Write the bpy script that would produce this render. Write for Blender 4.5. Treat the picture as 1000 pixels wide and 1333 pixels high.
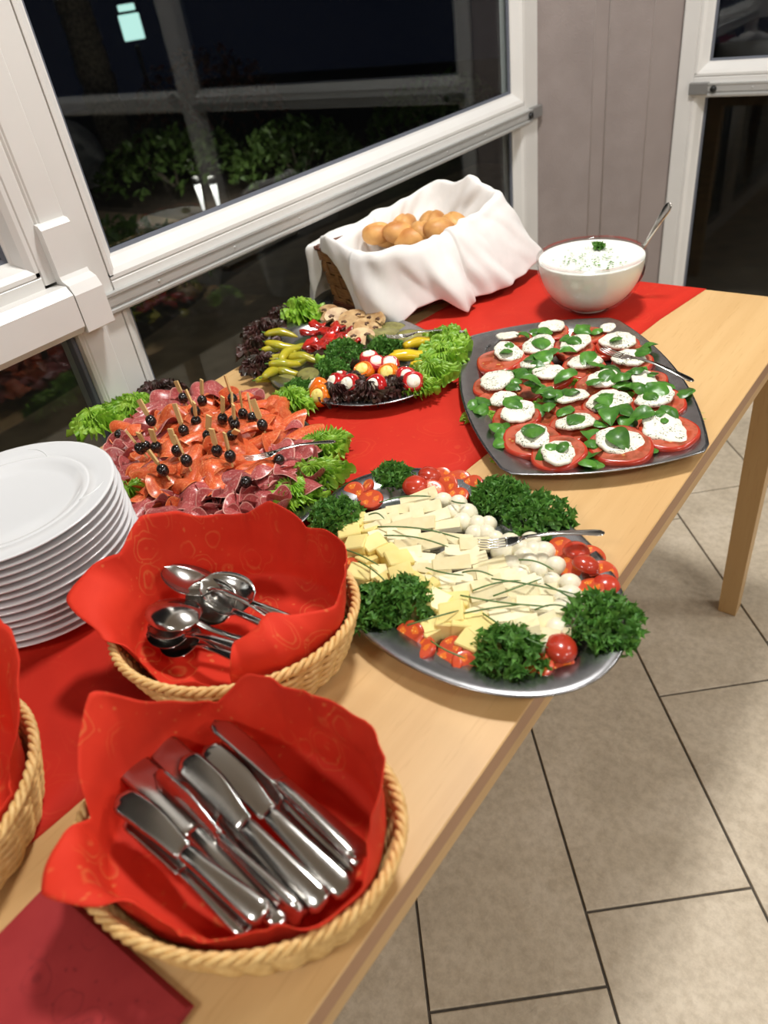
import bpy, math, random
import numpy as np
from mathutils import Matrix, Vector

for o in list(bpy.data.objects):
    bpy.data.objects.remove(o)
SC = bpy.context.scene
COL = SC.collection

# ------------------------------------------------------------------ camera
TT = 0.735                                   # table top height
cam_d = bpy.data.cameras.new('camera')
cam = bpy.data.objects.new('camera', cam_d)
COL.objects.link(cam)
cam.matrix_world = Matrix(((0.78752454, -0.28250175, 0.5477206, 0.0),
                           (0.60275887, 0.53824435, -0.58904564, 0.0),
                           (-0.12840109, 0.79403135, 0.59416107, 1.285),
                           (0, 0, 0, 1)))
cam_d.sensor_fit = 'HORIZONTAL'
cam_d.sensor_width = 36.0
cam_d.lens = 34.02
cam_d.clip_start = 0.02
cam_d.dof.use_dof = True
cam_d.dof.focus_distance = 1.0
cam_d.dof.aperture_fstop = 6.5
SC.camera = cam

# ------------------------------------------------------------------ world (night) and exposure
wd = bpy.data.worlds.new('night')
SC.world = wd
wd.use_nodes = True
bg = wd.node_tree.nodes['Background']
bg.inputs[0].default_value = (0.010, 0.012, 0.022, 1)
bg.inputs[1].default_value = 0.35
SC.view_settings.view_transform = 'Standard'
SC.view_settings.look = 'None'
SC.view_settings.exposure = -0.22
SC.view_settings.gamma = 1.0
SC.view_settings.use_curve_mapping = False

# ceiling lamps: (x, y, watts, diameter); their fixtures are built with the room
LAMPS = [(-0.50, 1.10, 36, 0.26), (1.0, 2.0, 15, 0.44), (1.7, 0.2, 17, 0.44), (-0.40, -1.3, 19, 0.44), (2.7, 1.4, 20, 0.44), (2.5, -1.6, 20, 0.44)]
LAMP_COL = (1.0, 0.985, 0.96)

# ------------------------------------------------------------------ helpers
def lin(c):
    return tuple(((v / 255) / 12.92 if v / 255 <= 0.04045 else ((v / 255 + 0.055) / 1.055) ** 2.4) for v in c[:3]) + (1.0,)

def new_mat(name):
    m = bpy.data.materials.new(name)
    m.use_nodes = True
    nt = m.node_tree
    return m, nt, nt.nodes['Principled BSDF']

def nd(nt, t, **kw):
    n = nt.nodes.new(t)
    for k, v in kw.items():
        if k in n.inputs.keys():
            n.inputs[k].default_value = v
        else:
            setattr(n, k, v)
    return n

def ramp(nt, src, stops):
    r = nt.nodes.new('ShaderNodeValToRGB')
    el = r.color_ramp.elements
    while len(el) > 1:
        el.remove(el[-1])
    el[0].position, el[0].color = stops[0][0], stops[0][1]
    for p, c in stops[1:]:
        e = el.new(p)
        e.color = c
    nt.links.new(src, r.inputs[0])
    return r.outputs[0]

def mixc(nt, fac, a, b, mode='MIX'):
    m = nt.nodes.new('ShaderNodeMix')
    m.data_type = 'RGBA'
    m.blend_type = mode
    for s, v in ((m.inputs[0], fac), (m.inputs[6], a), (m.inputs[7], b)):
        if hasattr(v, 'is_linked'):
            nt.links.new(v, s)
        else:
            s.default_value = v
    return m.outputs[2]

def coords(nt, kind='Object', scale=(1, 1, 1), rot=(0, 0, 0)):
    tc = nt.nodes.new('ShaderNodeTexCoord')
    mp = nt.nodes.new('ShaderNodeMapping')
    mp.inputs['Scale'].default_value = scale
    mp.inputs['Rotation'].default_value = rot
    nt.links.new(tc.outputs[kind], mp.inputs[0])
    return mp.outputs[0]

def noise(nt, vec, scale, detail=3, rough=0.5, dist=0.0):
    n = nt.nodes.new('ShaderNodeTexNoise')
    n.inputs['Scale'].default_value = scale
    n.inputs['Detail'].default_value = detail
    n.inputs['Roughness'].default_value = rough
    n.inputs['Distortion'].default_value = dist
    nt.links.new(vec, n.inputs['Vector'])
    return n.outputs['Fac']

def bump(nt, b, h, strength=0.3, dist=0.002):
    bn = nt.nodes.new('ShaderNodeBump')
    bn.inputs['Strength'].default_value = strength
    bn.inputs['Distance'].default_value = dist
    nt.links.new(h, bn.inputs['Height'])
    nt.links.new(bn.outputs[0], b.inputs['Normal'])

def pmat(name, c1, c2=None, scale=30.0, rough=0.5, metal=0.0, bstr=0.0, bscale=None, bdist=0.001, spec=0.5,
         stretch=(1, 1, 1), rnd=0.0, coat=0.0, sss=0.0, lo=0.35, hi=0.65, detail=3, trans=0.0):
    """procedural material: two colours mixed by noise, optional fine relief, optional brightness variation per object"""
    m, nt, b = new_mat(name)
    c1 = lin(c1)
    b.inputs['Roughness'].default_value = rough
    b.inputs['Metallic'].default_value = metal
    b.inputs['Specular IOR Level'].default_value = spec
    b.inputs['Coat Weight'].default_value = coat
    if sss:
        b.inputs['Subsurface Weight'].default_value = sss
        b.inputs['Subsurface Radius'].default_value = (0.004, 0.003, 0.002)
    vec = coords(nt, 'Object', stretch)
    if rnd:
        oi = nt.nodes.new('ShaderNodeObjectInfo')
        ad = nt.nodes.new('ShaderNodeVectorMath')
        ad.operation = 'MULTIPLY_ADD'
        cx = nt.nodes.new('ShaderNodeCombineXYZ')
        for i in range(3):
            nt.links.new(oi.outputs['Random'], cx.inputs[i])
        nt.links.new(cx.outputs[0], ad.inputs[0])
        ad.inputs[1].default_value = (7, 13, 5)
        nt.links.new(vec, ad.inputs[2])
        vec = ad.outputs[0]
    col = None
    if c2 is not None:
        f = noise(nt, vec, scale, detail)
        col = ramp(nt, f, [(lo, c1), (hi, lin(c2))])
    if rnd:
        mr = nt.nodes.new('ShaderNodeMapRange')
        mr.inputs[3].default_value = 1 - rnd
        mr.inputs[4].default_value = 1 + rnd
        nt.links.new(oi.outputs['Random'], mr.inputs[0])
        hs = nt.nodes.new('ShaderNodeHueSaturation')
        nt.links.new(mr.outputs[0], hs.inputs['Value'])
        if col is not None:
            nt.links.new(col, hs.inputs['Color'])
        else:
            hs.inputs['Color'].default_value = c1
        col = hs.outputs[0]
    if col is not None:
        nt.links.new(col, b.inputs['Base Color'])
    else:
        b.inputs['Base Color'].default_value = c1
    if bstr:
        bump(nt, b, noise(nt, vec, bscale or scale, 4), bstr, bdist)
    if trans:
        tr = nt.nodes.new('ShaderNodeBsdfTranslucent')
        if col is not None:
            nt.links.new(col, tr.inputs[0])
        else:
            tr.inputs[0].default_value = c1
        mx = nt.nodes.new('ShaderNodeMixShader')
        mx.inputs[0].default_value = trans
        out = nt.nodes['Material Output']
        nt.links.new(b.outputs[0], mx.inputs[1])
        nt.links.new(tr.outputs[0], mx.inputs[2])
        nt.links.new(mx.outputs[0], out.inputs[0])
    return m

def mk(name, V, F, mat, smooth=True, mi=None):
    """mesh data from vertices and faces"""
    me = bpy.data.meshes.new(name)
    me.from_pydata([tuple(map(float, v)) for v in V], [], [tuple(int(i) for i in f) for f in F])
    for mm in (mat if isinstance(mat, (list, tuple)) else [mat]):
        me.materials.append(mm)
    if mi is not None:
        me.polygons.foreach_set('material_index', np.array(mi, dtype=np.int32))
    if smooth:
        me.polygons.foreach_set('use_smooth', np.ones(len(me.polygons), dtype=bool))
    me.update()
    return me

def ob(name, me, parent=None, loc=None, rot=None, scale=None):
    o = bpy.data.objects.new(name, me)
    COL.objects.link(o)
    if parent is not None:
        o.parent = parent
    if loc is not None:
        o.location = loc
    if rot is not None:
        o.rotation_euler = rot
    if scale is not None:
        o.scale = scale if hasattr(scale, '__len__') else (scale,) * 3
    return o

def tag(o, label, cat, group=None):
    o['label'] = label
    o['category'] = cat
    if group:
        o['group'] = group
    return o

def thing(name, label, cat, loc=(0, 0, 0), rot=(0, 0, 0), group=None):
    o = bpy.data.objects.new(name, None)
    o.empty_display_size = 0.02
    COL.objects.link(o)
    o.location = loc
    o.rotation_euler = rot
    return tag(o, label, cat, group)

def struct(o, kind='structure'):
    o['kind'] = kind
    return o

def dup(root, loc, rot=None, scale=None):
    r = root.copy()
    COL.objects.link(r)
    r.location = loc
    if rot is not None:
        r.rotation_euler = rot
    if scale is not None:
        r.scale = (scale,) * 3 if not hasattr(scale, '__len__') else scale
    for ch in list(root.children):
        c = ch.copy()
        COL.objects.link(c)
        c.parent = r
        for g in list(ch.children):
            d = g.copy()
            COL.objects.link(d)
            d.parent = c
    return r

class MB:
    """collects shapes into one mesh"""
    def __init__(s):
        s.V, s.F, s.M = [], [], []
    def add(s, V, F, m=0, mat=None):
        b = len(s.V)
        if mat is not None:
            V = [tuple(mat @ Vector(v)) for v in V]
        s.V += [tuple(v) for v in V]
        s.F += [tuple(i + b for i in f) for f in F]
        s.M += [m] * len(F)
        return s
    def box(s, x0, x1, y0, y1, z0, z1, bev=0.0, m=0, mat=None):
        if bev <= 0:
            V = [(x, y, z) for x in (x0, x1) for y in (y0, y1) for z in (z0, z1)]
            F = [(0, 1, 3, 2), (4, 6, 7, 5), (0, 4, 5, 1), (2, 3, 7, 6), (0, 2, 6, 4), (1, 5, 7, 3)]
            return s.add(V, F, m, mat)
        c = ((x0 + x1) / 2, (y0 + y1) / 2, (z0 + z1) / 2)
        h = (abs(x1 - x0) / 2, abs(y1 - y0) / 2, abs(z1 - z0) / 2)
        bev = min(bev, min(h) * 0.95)
        V, idx = [], {}
        for sx in (-1, 1):
            for sy in (-1, 1):
                for sz in (-1, 1):
                    for ax in range(3):
                        p = [sx * (h[0] - bev), sy * (h[1] - bev), sz * (h[2] - bev)]
                        p[ax] = (sx, sy, sz)[ax] * h[ax]
                        idx[(sx, sy, sz, ax)] = len(V)
                        V.append((c[0] + p[0], c[1] + p[1], c[2] + p[2]))
        F = []
        for ax in range(3):
            o1, o2 = [(1, 2), (0, 2), (0, 1)][ax]
            for sg in (-1, 1):
                q = []
                for a, b_ in ((-1, -1), (1, -1), (1, 1), (-1, 1)):
                    k = [0, 0, 0]
                    k[ax], k[o1], k[o2] = sg, a, b_
                    q.append(idx[(k[0], k[1], k[2], ax)])
                F.append(q if (sg > 0) == (ax != 1) else q[::-1])
            for a in (-1, 1):
                for b_ in (-1, 1):
                    k1, k2 = [0, 0, 0], [0, 0, 0]
                    k1[o1] = k2[o1] = a
                    k1[o2] = k2[o2] = b_
                    k1[ax], k2[ax] = -1, 1
                    F.append((idx[(*k1, o1)], idx[(*k2, o1)], idx[(*k2, o2)], idx[(*k1, o2)]))
        for sx in (-1, 1):
            for sy in (-1, 1):
                for sz in (-1, 1):
                    F.append(tuple(idx[(sx, sy, sz, a)] for a in range(3)))
        return s.add(V, F, m, mat)
    def tube(s, P, R, n=8, m=0, cap=True, flat=1.0, mat=None, closed=False):
        V, F = tube(P, R, n, cap, flat, closed)
        return s.add(V, F, m, mat)
    def mesh(s, name, mat, smooth=True):
        multi = isinstance(mat, (list, tuple))
        return mk(name, s.V, s.F, mat, smooth, s.M if multi else None)

def tube(P, R, n=8, cap=True, flat=1.0, closed=False):
    P = np.array(P, float)
    k = len(P)
    R = np.full(k, R) if np.isscalar(R) else np.array(R, float)
    if closed:
        T = np.roll(P, -1, 0) - np.roll(P, 1, 0)
    else:
        T = np.gradient(P, axis=0)
    T /= np.linalg.norm(T, axis=1)[:, None] + 1e-12
    up = np.array([0, 0, 1.0]) if abs(T[0][2]) < 0.9 else np.array([1.0, 0, 0])
    V = []
    a = np.linspace(0, 2 * math.pi, n, endpoint=False)
    for i in range(k):
        u = up - T[i] * (up @ T[i])
        u /= np.linalg.norm(u) + 1e-12
        if not closed:
            up = u
        w = np.cross(T[i], u)
        for t in a:
            V.append(P[i] + R[i] * (math.cos(t) * w + math.sin(t) * u * flat))
    F = []
    for i in range(k if closed else k - 1):
        j = (i + 1) % k
        for q in range(n):
            F.append((i * n + q, i * n + (q + 1) % n, j * n + (q + 1) % n, j * n + q))
    if cap and not closed:
        F.append(tuple(range(n))[::-1])
        F.append(tuple((k - 1) * n + q for q in range(n)))
    return V, F

def lathe(prof, n=48, sx=1.0, sy=1.0, closed_ends=True):
    """revolve (r, z) points; sx, sy stretch it to an oval"""
    V, F, rings = [], [], []
    for r, z in prof:
        if r < 1e-6:
            rings.append([len(V)])
            V.append((0, 0, z))
        else:
            rings.append(list(range(len(V), len(V) + n)))
            for i in range(n):
                t = 2 * math.pi * i / n
                V.append((r * math.cos(t) * sx, r * math.sin(t) * sy, z))
    for a, b in zip(rings, rings[1:]):
        if len(a) == 1 and len(b) == 1:
            continue
        for i in range(n):
            j = (i + 1) % n
            if len(a) == 1:
                F.append((a[0], b[i], b[j]))
            elif len(b) == 1:
                F.append((a[i], b[0], a[j]))
            else:
                F.append((a[i], b[i], b[j], a[j]))
    return V, F

def grid_faces(nu, nv, wrap=False):
    F = []
    for i in range(nu if wrap else nu - 1):
        for j in range(nv - 1):
            k = (i + 1) % nu
            F.append((i * nv + j, k * nv + j, k * nv + j + 1, i * nv + j + 1))
    return F

def ellipsoid(rx, ry, rz, nu=14, nv=8):
    prof = [(math.sin(math.pi * j / nv), -math.cos(math.pi * j / nv)) for j in range(nv + 1)]
    prof[0], prof[-1] = (0, -1), (0, 1)
    V, F = lathe(prof, nu)
    return [(x * rx, y * ry, z * rz) for x, y, z in V], F

def wob(seed):
    r = random.Random(seed)
    ph = [(r.uniform(0.6, 3.0), r.uniform(0.6, 3.0), r.uniform(0.6, 3.0), r.uniform(0, 6.28)) for _ in range(4)]
    return lambda x, y, z: sum(math.sin(a * x + b * y + c * z + d) for a, b, c, d in ph) / 4


# ------------------------------------------------------------------ materials of the room
def m_floor():
    m, nt, b = new_mat('stone_tile')
    v = coords(nt, 'Object')
    oi = nt.nodes.new('ShaderNodeObjectInfo')
    ad = nt.nodes.new('ShaderNodeVectorMath'); ad.operation = 'ADD'
    nt.links.new(v, ad.inputs[0]); nt.links.new(oi.outputs['Location'], ad.inputs[1])
    v = ad.outputs[0]
    f1 = noise(nt, v, 5, 6, 0.62, 0.6)
    f2 = noise(nt, v, 60, 5, 0.7)
    c = ramp(nt, f1, [(0.3, lin((196, 182, 160))), (0.5, lin((214, 200, 177))), (0.72, lin((228, 215, 194)))])
    c2 = ramp(nt, f2, [(0.35, lin((176, 164, 146))), (0.6, lin((255, 255, 255)))])
    c = mixc(nt, 0.35, c, c2, 'MULTIPLY')
    nt.links.new(c, b.inputs['Base Color'])
    b.inputs['Roughness'].default_value = 0.5
    f3 = noise(nt, v, 26, 6, 0.65, 1.5)
    bump(nt, b, f3, 0.6, 0.003)
    return m

def m_glass_pane(name='window_glass', tint=(0.86, 0.9, 0.9, 1)):
    m, nt, b = new_mat(name)
    lw = nt.nodes.new('ShaderNodeLayerWeight'); lw.inputs[0].default_value = 0.5
    pw = nd(nt, 'ShaderNodeMath', operation='POWER'); nt.links.new(lw.outputs['Facing'], pw.inputs[0]); pw.inputs[1].default_value = 5
    ma = nd(nt, 'ShaderNodeMath', operation='MULTIPLY_ADD'); nt.links.new(pw.outputs[0], ma.inputs[0])
    ma.inputs[1].default_value = 0.96; ma.inputs[2].default_value = 0.042
    gl = nt.nodes.new('ShaderNodeBsdfGlossy'); gl.inputs['Roughness'].default_value = 0.0
    tr = nt.nodes.new('ShaderNodeBsdfTransparent'); tr.inputs[0].default_value = tint
    mx = nt.nodes.new('ShaderNodeMixShader')
    nt.links.new(ma.outputs[0], mx.inputs[0]); nt.links.new(tr.outputs[0], mx.inputs[1]); nt.links.new(gl.outputs[0], mx.inputs[2])
    nt.links.new(mx.outputs[0], nt.nodes['Material Output'].inputs[0])
    nt.nodes.remove(b)
    return m

M = {}
M['tile'] = m_floor()
M['grout'] = pmat('dark_grout', (96, 88, 78), (80, 74, 66), 80, 0.85)
M['pvc'] = pmat('white_plastic', (224, 222, 218), (219, 217, 213), 6, 0.32, spec=0.45)
M['alu'] = pmat('brushed_aluminium', (196, 196, 193), (184, 184, 182), 40, 0.42, 0.35, stretch=(40, 1, 40))
M['gasket'] = pmat('grey_gasket', (92, 96, 106), None, rough=0.6)
M['black'] = pmat('black_rubber', (20, 19, 18), None, rough=0.5)
M['pane'] = m_glass_pane()
M['wallgrey'] = pmat('taupe_textured_paint', (146, 135, 131), (138, 127, 123), 12, 0.75, bstr=0.55, bscale=220, bdist=0.003)
M['wallsmooth'] = pmat('taupe_smooth_paint', (144, 133, 129), (139, 128, 124), 10, 0.6)
M['wallpale'] = pmat('pale_wall_paint', (186, 178, 168), (180, 172, 162), 4, 0.8)
M['ceiling'] = pmat('ceiling_paint', (196, 190, 182), (190, 184, 176), 4, 0.9)

RX0, RX1, RY0, RY1, RH = -1.17, 3.6, -3.4, 2.40, 2.62     # room extents
GX, GY = -1.136, 2.366                                    # glass planes

# ------------------------------------------------------------------ floor with single tiles
fb = MB().box(RX0, RX1, RY0, RY1, -0.08, -0.004)
floor = struct(ob('floor', fb.mesh('floor', M['grout'], False)))
TD, TN = np.array((0.672, -0.740)), np.array((0.740, 0.672))
TD = TD / np.linalg.norm(TD); TN = np.array((-TD[1], TD[0]))
TWID, TLEN, JG = 0.278, 0.557, 0.0045

def clip(poly, a, c):          # keep points with a.p <= c
    out = []
    for i in range(len(poly)):
        p, q = poly[i], poly[(i + 1) % len(poly)]
        dp, dq = a @ p - c, a @ q - c
        if dp <= 0:
            out.append(p)
        if dp * dq < 0:
            out.append(p + (q - p) * dp / (dp - dq))
    return out

def tile_mesh(poly):
    n = len(poly)
    cen = sum(poly) / n
    V = [(p[0], p[1], -0.004) for p in poly] + [(p[0], p[1], -0.0012) for p in poly]
    ins = [p + (cen - p) * 0.0012 / max(0.02, np.linalg.norm(cen - p)) * 1.5 for p in poly]
    V += [(p[0], p[1], 0.0) for p in ins]
    F = [tuple(range(2 * n, 3 * n))]
    for i in range(n):
        j = (i + 1) % n
        F += [(i, j, n + j, n + i), (n + i, n + j, 2 * n + j, 2 * n + i)]
    return mk('tile', V, F, M['tile'], False)

hx, hy = TLEN / 2 - JG / 2, TWID / 2 - JG / 2
full = [TD * a * hx + TN * b * hy for a, b in ((-1, -1), (1, -1), (1, 1), (-1, 1))]
full_me = tile_mesh(full)
rt = random.Random(5)
offs = {0: -0.55, 1: -0.949, -1: -0.44, 2: -1.606}
for k in range(-16, 22):
    nc = 0.218 + TWID * (k + 0.5)
    s0 = offs.get(k, rt.uniform(0, TLEN))
    for j in range(-12, 14):
        sc = s0 + TLEN * (j + 0.5)
        c = TD * sc + TN * nc
        poly = [c + p for p in full]
        big = poly
        for a, lim in ((np.array((1., 0)), RX1 - 0.05), (np.array((-1., 0)), -(RX0 + 0.0)), (np.array((0, 1.)), RY1 - 0.0), (np.array((0, -1.)), -(RY0 + 0.05))):
            big = clip(big, a, lim) if len(big) > 2 else []
        if len(big) < 3:
            continue
        inside = all(np.linalg.norm(p - q) < 1e-9 for p, q in zip(big, poly)) and len(big) == 4
        if inside:
            ob('tile', full_me, floor, (c[0], c[1], 0))
        else:
            cc = sum(big) / len(big)
            x, y = np.array([p[0] for p in big]), np.array([p[1] for p in big])
            if abs(np.dot(x, np.roll(y, 1)) - np.dot(y, np.roll(x, 1))) < 0.006:
                continue
            ob('tile', tile_mesh([p - cc for p in big]), floor, (cc[0], cc[1], 0))

# ------------------------------------------------------------------ plain walls and ceiling around the viewer
struct(ob('ceiling', MB().box(RX0, RX1, RY0, RY1, RH, RH + 0.1).mesh('ceiling', M['ceiling'], False)))
struct(ob('wall_right', MB().box(RX1 - 0.02, RX1 + 0.1, RY0, RY1 + 0.1, -0.08, RH).mesh('wall_right', M['wallpale'], False)))
struct(ob('wall_back', MB().box(RX0 - 0.1, RX1, RY0 - 0.1, RY0 + 0.02, -0.08, RH).mesh('wall_back', M['wallpale'], False)))

# taupe wall across the corner between the two window fronts
A, B = np.array((-1.106, 2.079)), np.array((-0.803, 2.334))
wl = np.linalg.norm(B - A)
ax = (B - A) / wl
nrm = np.array((ax[1], -ax[0]))                  # towards the room
rotz = math.atan2(ax[1], ax[0])
wall = MB().box(-0.02, wl + 0.02, 0.012, 0.16, -0.08, RH)
wc = struct(ob('wall_corner', wall.mesh('wall_corner', M['wallsmooth'], False), None, (A[0], A[1], 0), (0, 0, rotz)))
M['seam'] = pmat('pale_sealant', (168, 158, 154), None, rough=0.6)
for q in (0.40, 0.4995, 0.80):
    ob('sealant_line', MB().tube([(wl * q, 0.001, 0.0), (wl * q, 0.001, RH - 0.002)], 0.0016, 8).mesh('sealant_line', M['seam']), wc)
for x0, x1, d, mm in ((0.0, wl * 0.40, 0.0, 'wallgrey'), (wl * 0.40, wl * 0.499, 0.0015, 'wallsmooth'), (wl * 0.5, wl * 0.80, 0.0, 'wallgrey'), (wl * 0.80, wl, 0.0015, 'wallsmooth')):
    ob('wall_panel', MB().box(x0 + 0.0002, x1 - 0.0002, d, 0.013, 0.0, RH - 0.002, 0.002).mesh('wall_panel', M[mm], False), wc)

# ------------------------------------------------------------------ window fronts
def prism(poly, axis, a0, a1, mp):
    """extrude a closed 2D outline; axis 'y' -> poly is (depth, z); axis 'z' -> poly is (depth, along); mp maps (depth, along, z) to the room"""
    n = len(poly)
    V = []
    for a in (a0, a1):
        for p in poly:
            V.append(mp(p[0], a, p[1]) if axis == 'y' else mp(p[0], p[1], a))
    F = [tuple(range(n)), tuple(range(2 * n - 1, n - 1, -1))]
    for i in range(n):
        j = (i + 1) % n
        F.append((i, n + i, n + j, j))
    return V, F

def left_map(d, a, z):  return (GX + d, a, z)              # d: distance in front of the glass, into the room
def far_map(d, a, z):   return (a, GY - d, z)

def part(name, VF, mat, parent, smooth=False):
    return ob(name, mk(name, VF[0], VF[1], mat, smooth), parent)

def bar_h(name, mp, a0, a1, d0, d1, z0, z1, mat, parent, bev=0.003):
    b_ = bev
    poly = [(d0, z0), (d1 - b_, z0), (d1, z0 + b_), (d1, z1 - b_), (d1 - b_, z1), (d0, z1)]
    return part(name, prism(poly, 'y', a0, a1, mp), mat, parent)

def bar_v(name, mp, a0, a1, d0, d1, z0, z1, mat, parent, bev=0.003):
    b_ = bev
    poly = [(d0, a0), (d1 - b_, a0), (d1, a0 + b_), (d1, a1 - b_), (d1 - b_, a1), (d0, a1)]
    return part(name, prism(poly, 'z', z0, z1, mp), mat, parent)

def bead_h(mp, a0, a1, zlo, zhi, parent, front=0.036, back=0.012):
    """sloping glazing bead: wide side at zlo, thin at zhi (towards the glass)"""
    s = 1 if zhi > zlo else -1
    poly = [(0.0, zlo), (front, zlo), (front, zlo + s * 0.006), (front - 0.006, zlo + s * 0.014), (back + 0.002, zhi - s * 0.004), (back, zhi), (0.0, zhi)]
    part('glazing_bead', prism(poly, 'y', a0, a1, mp), M['pvc'], parent)
    poly = [(0.003, zhi), (0.009, zhi), (0.006, zhi + s * 0.006), (0.003, zhi + s * 0.006)]
    part('gasket', prism(poly, 'y', a0, a1, mp), M['gasket'], parent)

def bead_v(mp, alo, ahi, z0, z1, parent, front=0.036, back=0.012):
    s = 1 if ahi > alo else -1
    poly = [(0.0, alo), (front, alo), (front, alo + s * 0.006), (front - 0.006, alo + s * 0.014), (back + 0.002, ahi - s * 0.004), (back, ahi), (0.0, ahi)]
    part('glazing_bead', prism(poly, 'z', z0, z1, mp), M['pvc'], parent)
    poly = [(0.003, ahi), (0.009, ahi), (0.006, ahi + s * 0.006), (0.003, ahi + s * 0.006)]
    part('gasket', prism(poly, 'z', z0, z1, mp), M['gasket'], parent)

def pane(mp, a0, a1, z0, z1, parent):
    part('glass_pane', prism([(-0.002, z0), (0.002, z0), (0.002, z1), (-0.002, z1)], 'y', a0, a1, mp), M['pane'], parent)

HEAD = 2.30                                                # underside of the head frame
def fixed_unit(wname, mp, a0, a1, post0, post1, sgn):
    """a fixed window: a0..a1 is the clear width between bare posts; post0/post1 = (from, to) of the side frames"""
    w = struct(bpy.data.objects.new(wname, None)); COL.objects.link(w)
    for p0, p1 in (post0, post1):
        if p0 is None:
            continue
        bar_v('side_frame', mp, p0, p1, -0.035, 0.036, 0.0, RH, M['pvc'], w)
    bar_h('head_frame', mp, a0, a1, -0.035, 0.036, HEAD, RH, M['pvc'], w)
    bar_h('sill_frame', mp, a0, a1, -0.035, 0.036, 0.0, 0.07, M['pvc'], w)
    bar_h('transom', mp, a0, a1, -0.03, 0.036, 0.889, 0.941, M['pvc'], w, 0.004)
    bead_h(mp, a0, a1, 0.941, 0.972, w)
    bead_h(mp, a0, a1, HEAD, HEAD - 0.03, w)
    for q0, q1 in ((a0, a0 + 0.028 * 1), (a1, a1 - 0.028)):
        bead_v(mp, q0, q1, 0.945, HEAD, w)
        bead_v(mp, q0, q1, 0.07, 0.889, w)
    pane(mp, a0, a1, 0.972, HEAD - 0.03, w)
    pane(mp, a0, a1, 0.07, 0.889, w)
    return w

def track(mp, a0, a1, parent, knob_at, cap_dir):
    """aluminium rail on the transom with screws, dark end stop and end cap"""
    d0 = 0.036
    poly = [(d0, 0.892), (d0 + 0.010, 0.892), (d0 + 0.012, 0.895), (d0 + 0.012, 0.899), (d0 + 0.007, 0.901), (d0 + 0.007, 0.9035), (d0 + 0.010, 0.905), (d0 + 0.010, 0.919), (d0 + 0.012, 0.921), (d0 + 0.012, 0.925), (d0, 0.925)]
    t = part('rail', prism(poly, 'y', a0, a1, mp), M['alu'], parent)
    n = max(2, int(abs(a1 - a0) / 0.17))
    for i in range(n):
        a = a0 + (a1 - a0) * (i + 0.6) / n
        V, F = lathe([(0, 0.0015), (0.0022, 0.0012), (0.0026, 0)], 10)
        s = MB().add([mp(d0 + 0.010 + z, a + x, 0.912 + y) for x, y, z in V], F)
        ob('screw', s.mesh('screw', M['alu']), t)
    V, F = lathe([(0, 0.010), (0.006, 0.010), (0.0085, 0.006), (0.0085, 0)], 14)
    ob('knob', MB().add([mp(d0 + 0.008 + z, knob_at + x, 0.911 + y) for x, y, z in V], F).mesh('knob', M['black']), parent)
    e = a1 if cap_dir > 0 else a0
    bar_h('end_cap', mp, min(e, e + cap_dir * 0.05), max(e, e + cap_dir * 0.05), d0, d0 + 0.014, 0.898, 0.927, pmat('grey_end_cap', (140, 139, 137), None, rough=0.4, metal=0.4), parent, 0.002)

w1 = fixed_unit('window_1', left_map, 0.63, 2.003, (None, None), (2.003, 2.079), 1)
track(left_map, 0.602, 2.028, w1, 2.014, 1)

# mullion between the two left windows
mu = struct(bpy.data.objects.new('trim_1', None)); COL.objects.link(mu)
bar_v('mullion', left_map, 0.542, 0.630, -0.035, 0.036, 0.0, RH, M['pvc'], mu, 0.004)
bar_v('cover_strip', left_map, 0.548, 0.590, 0.030, 0.0385, 0.0, RH, M['pvc'], mu, 0.002)

# left-hand window with the boxy push bar
w2 = struct(bpy.data.objects.new('window_2', None)); COL.objects.link(w2)
bar_v('sash_frame', left_map, 0.520, 0.543, -0.03, 0.036, 0.97, HEAD, M['pvc'], w2)
bar_h('sash_frame', left_map, -0.6, 0.520, -0.03, 0.036, 0.955, 0.985, M['pvc'], w2)
bar_v('sash_frame', left_map, -0.68, -0.6, -0.035, 0.036, 0.0, RH, M['pvc'], w2)
bar_h('head_frame', left_map, -0.6, 0.543, -0.035, 0.036, HEAD, RH, M['pvc'], w2)
bar_h('sill_frame', left_map, -0.6, 0.543, -0.035, 0.036, 0.0, 0.07, M['pvc'], w2)
bead_v(left_map, 0.520, 0.494, 0.985, HEAD, w2)
bead_h(left_map, -0.6, 0.520, 0.985, 1.012, w2)
bar_h('transom', left_map, -0.6, 0.543, -0.03, 0.030, 0.885, 0.957, M['pvc'], w2)
pane(left_map, -0.6, 0.494, 1.012, HEAD, w2)
pane(left_map, -0.6, 0.541, 0.07, 0.885, w2)
bar_v('gasket', left_map, 0.534, 0.541, 0.002, 0.02, 0.07, 0.885, M['gasket'], w2, 0.001)
pb = bar_h('push_bar', left_map, -0.55, 0.5385, 0.036, 0.074, 0.893, 0.966, M['pvc'], w2, 0.012)
part('lock_case', prism([(0.036, 0.893), (0.074, 0.893), (0.0755, 0.8945), (0.0755, 0.952), (0.068, 0.966), (0.054, 0.972), (0.051, 0.978), (0.051, 1.046), (0.046, 1.052), (0.036, 1.054)], 'y', 0.540, 0.5895, left_map), M['pvc'], w2)

# further windows of the left front behind the viewer
w5 = fixed_unit('window_5', left_map, -2.0, -0.68, (-2.08, -2.0), (None, None), 1)
w6 = fixed_unit('window_6', left_map, -3.38, -2.08, (None, None), (None, None), 1)

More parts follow.
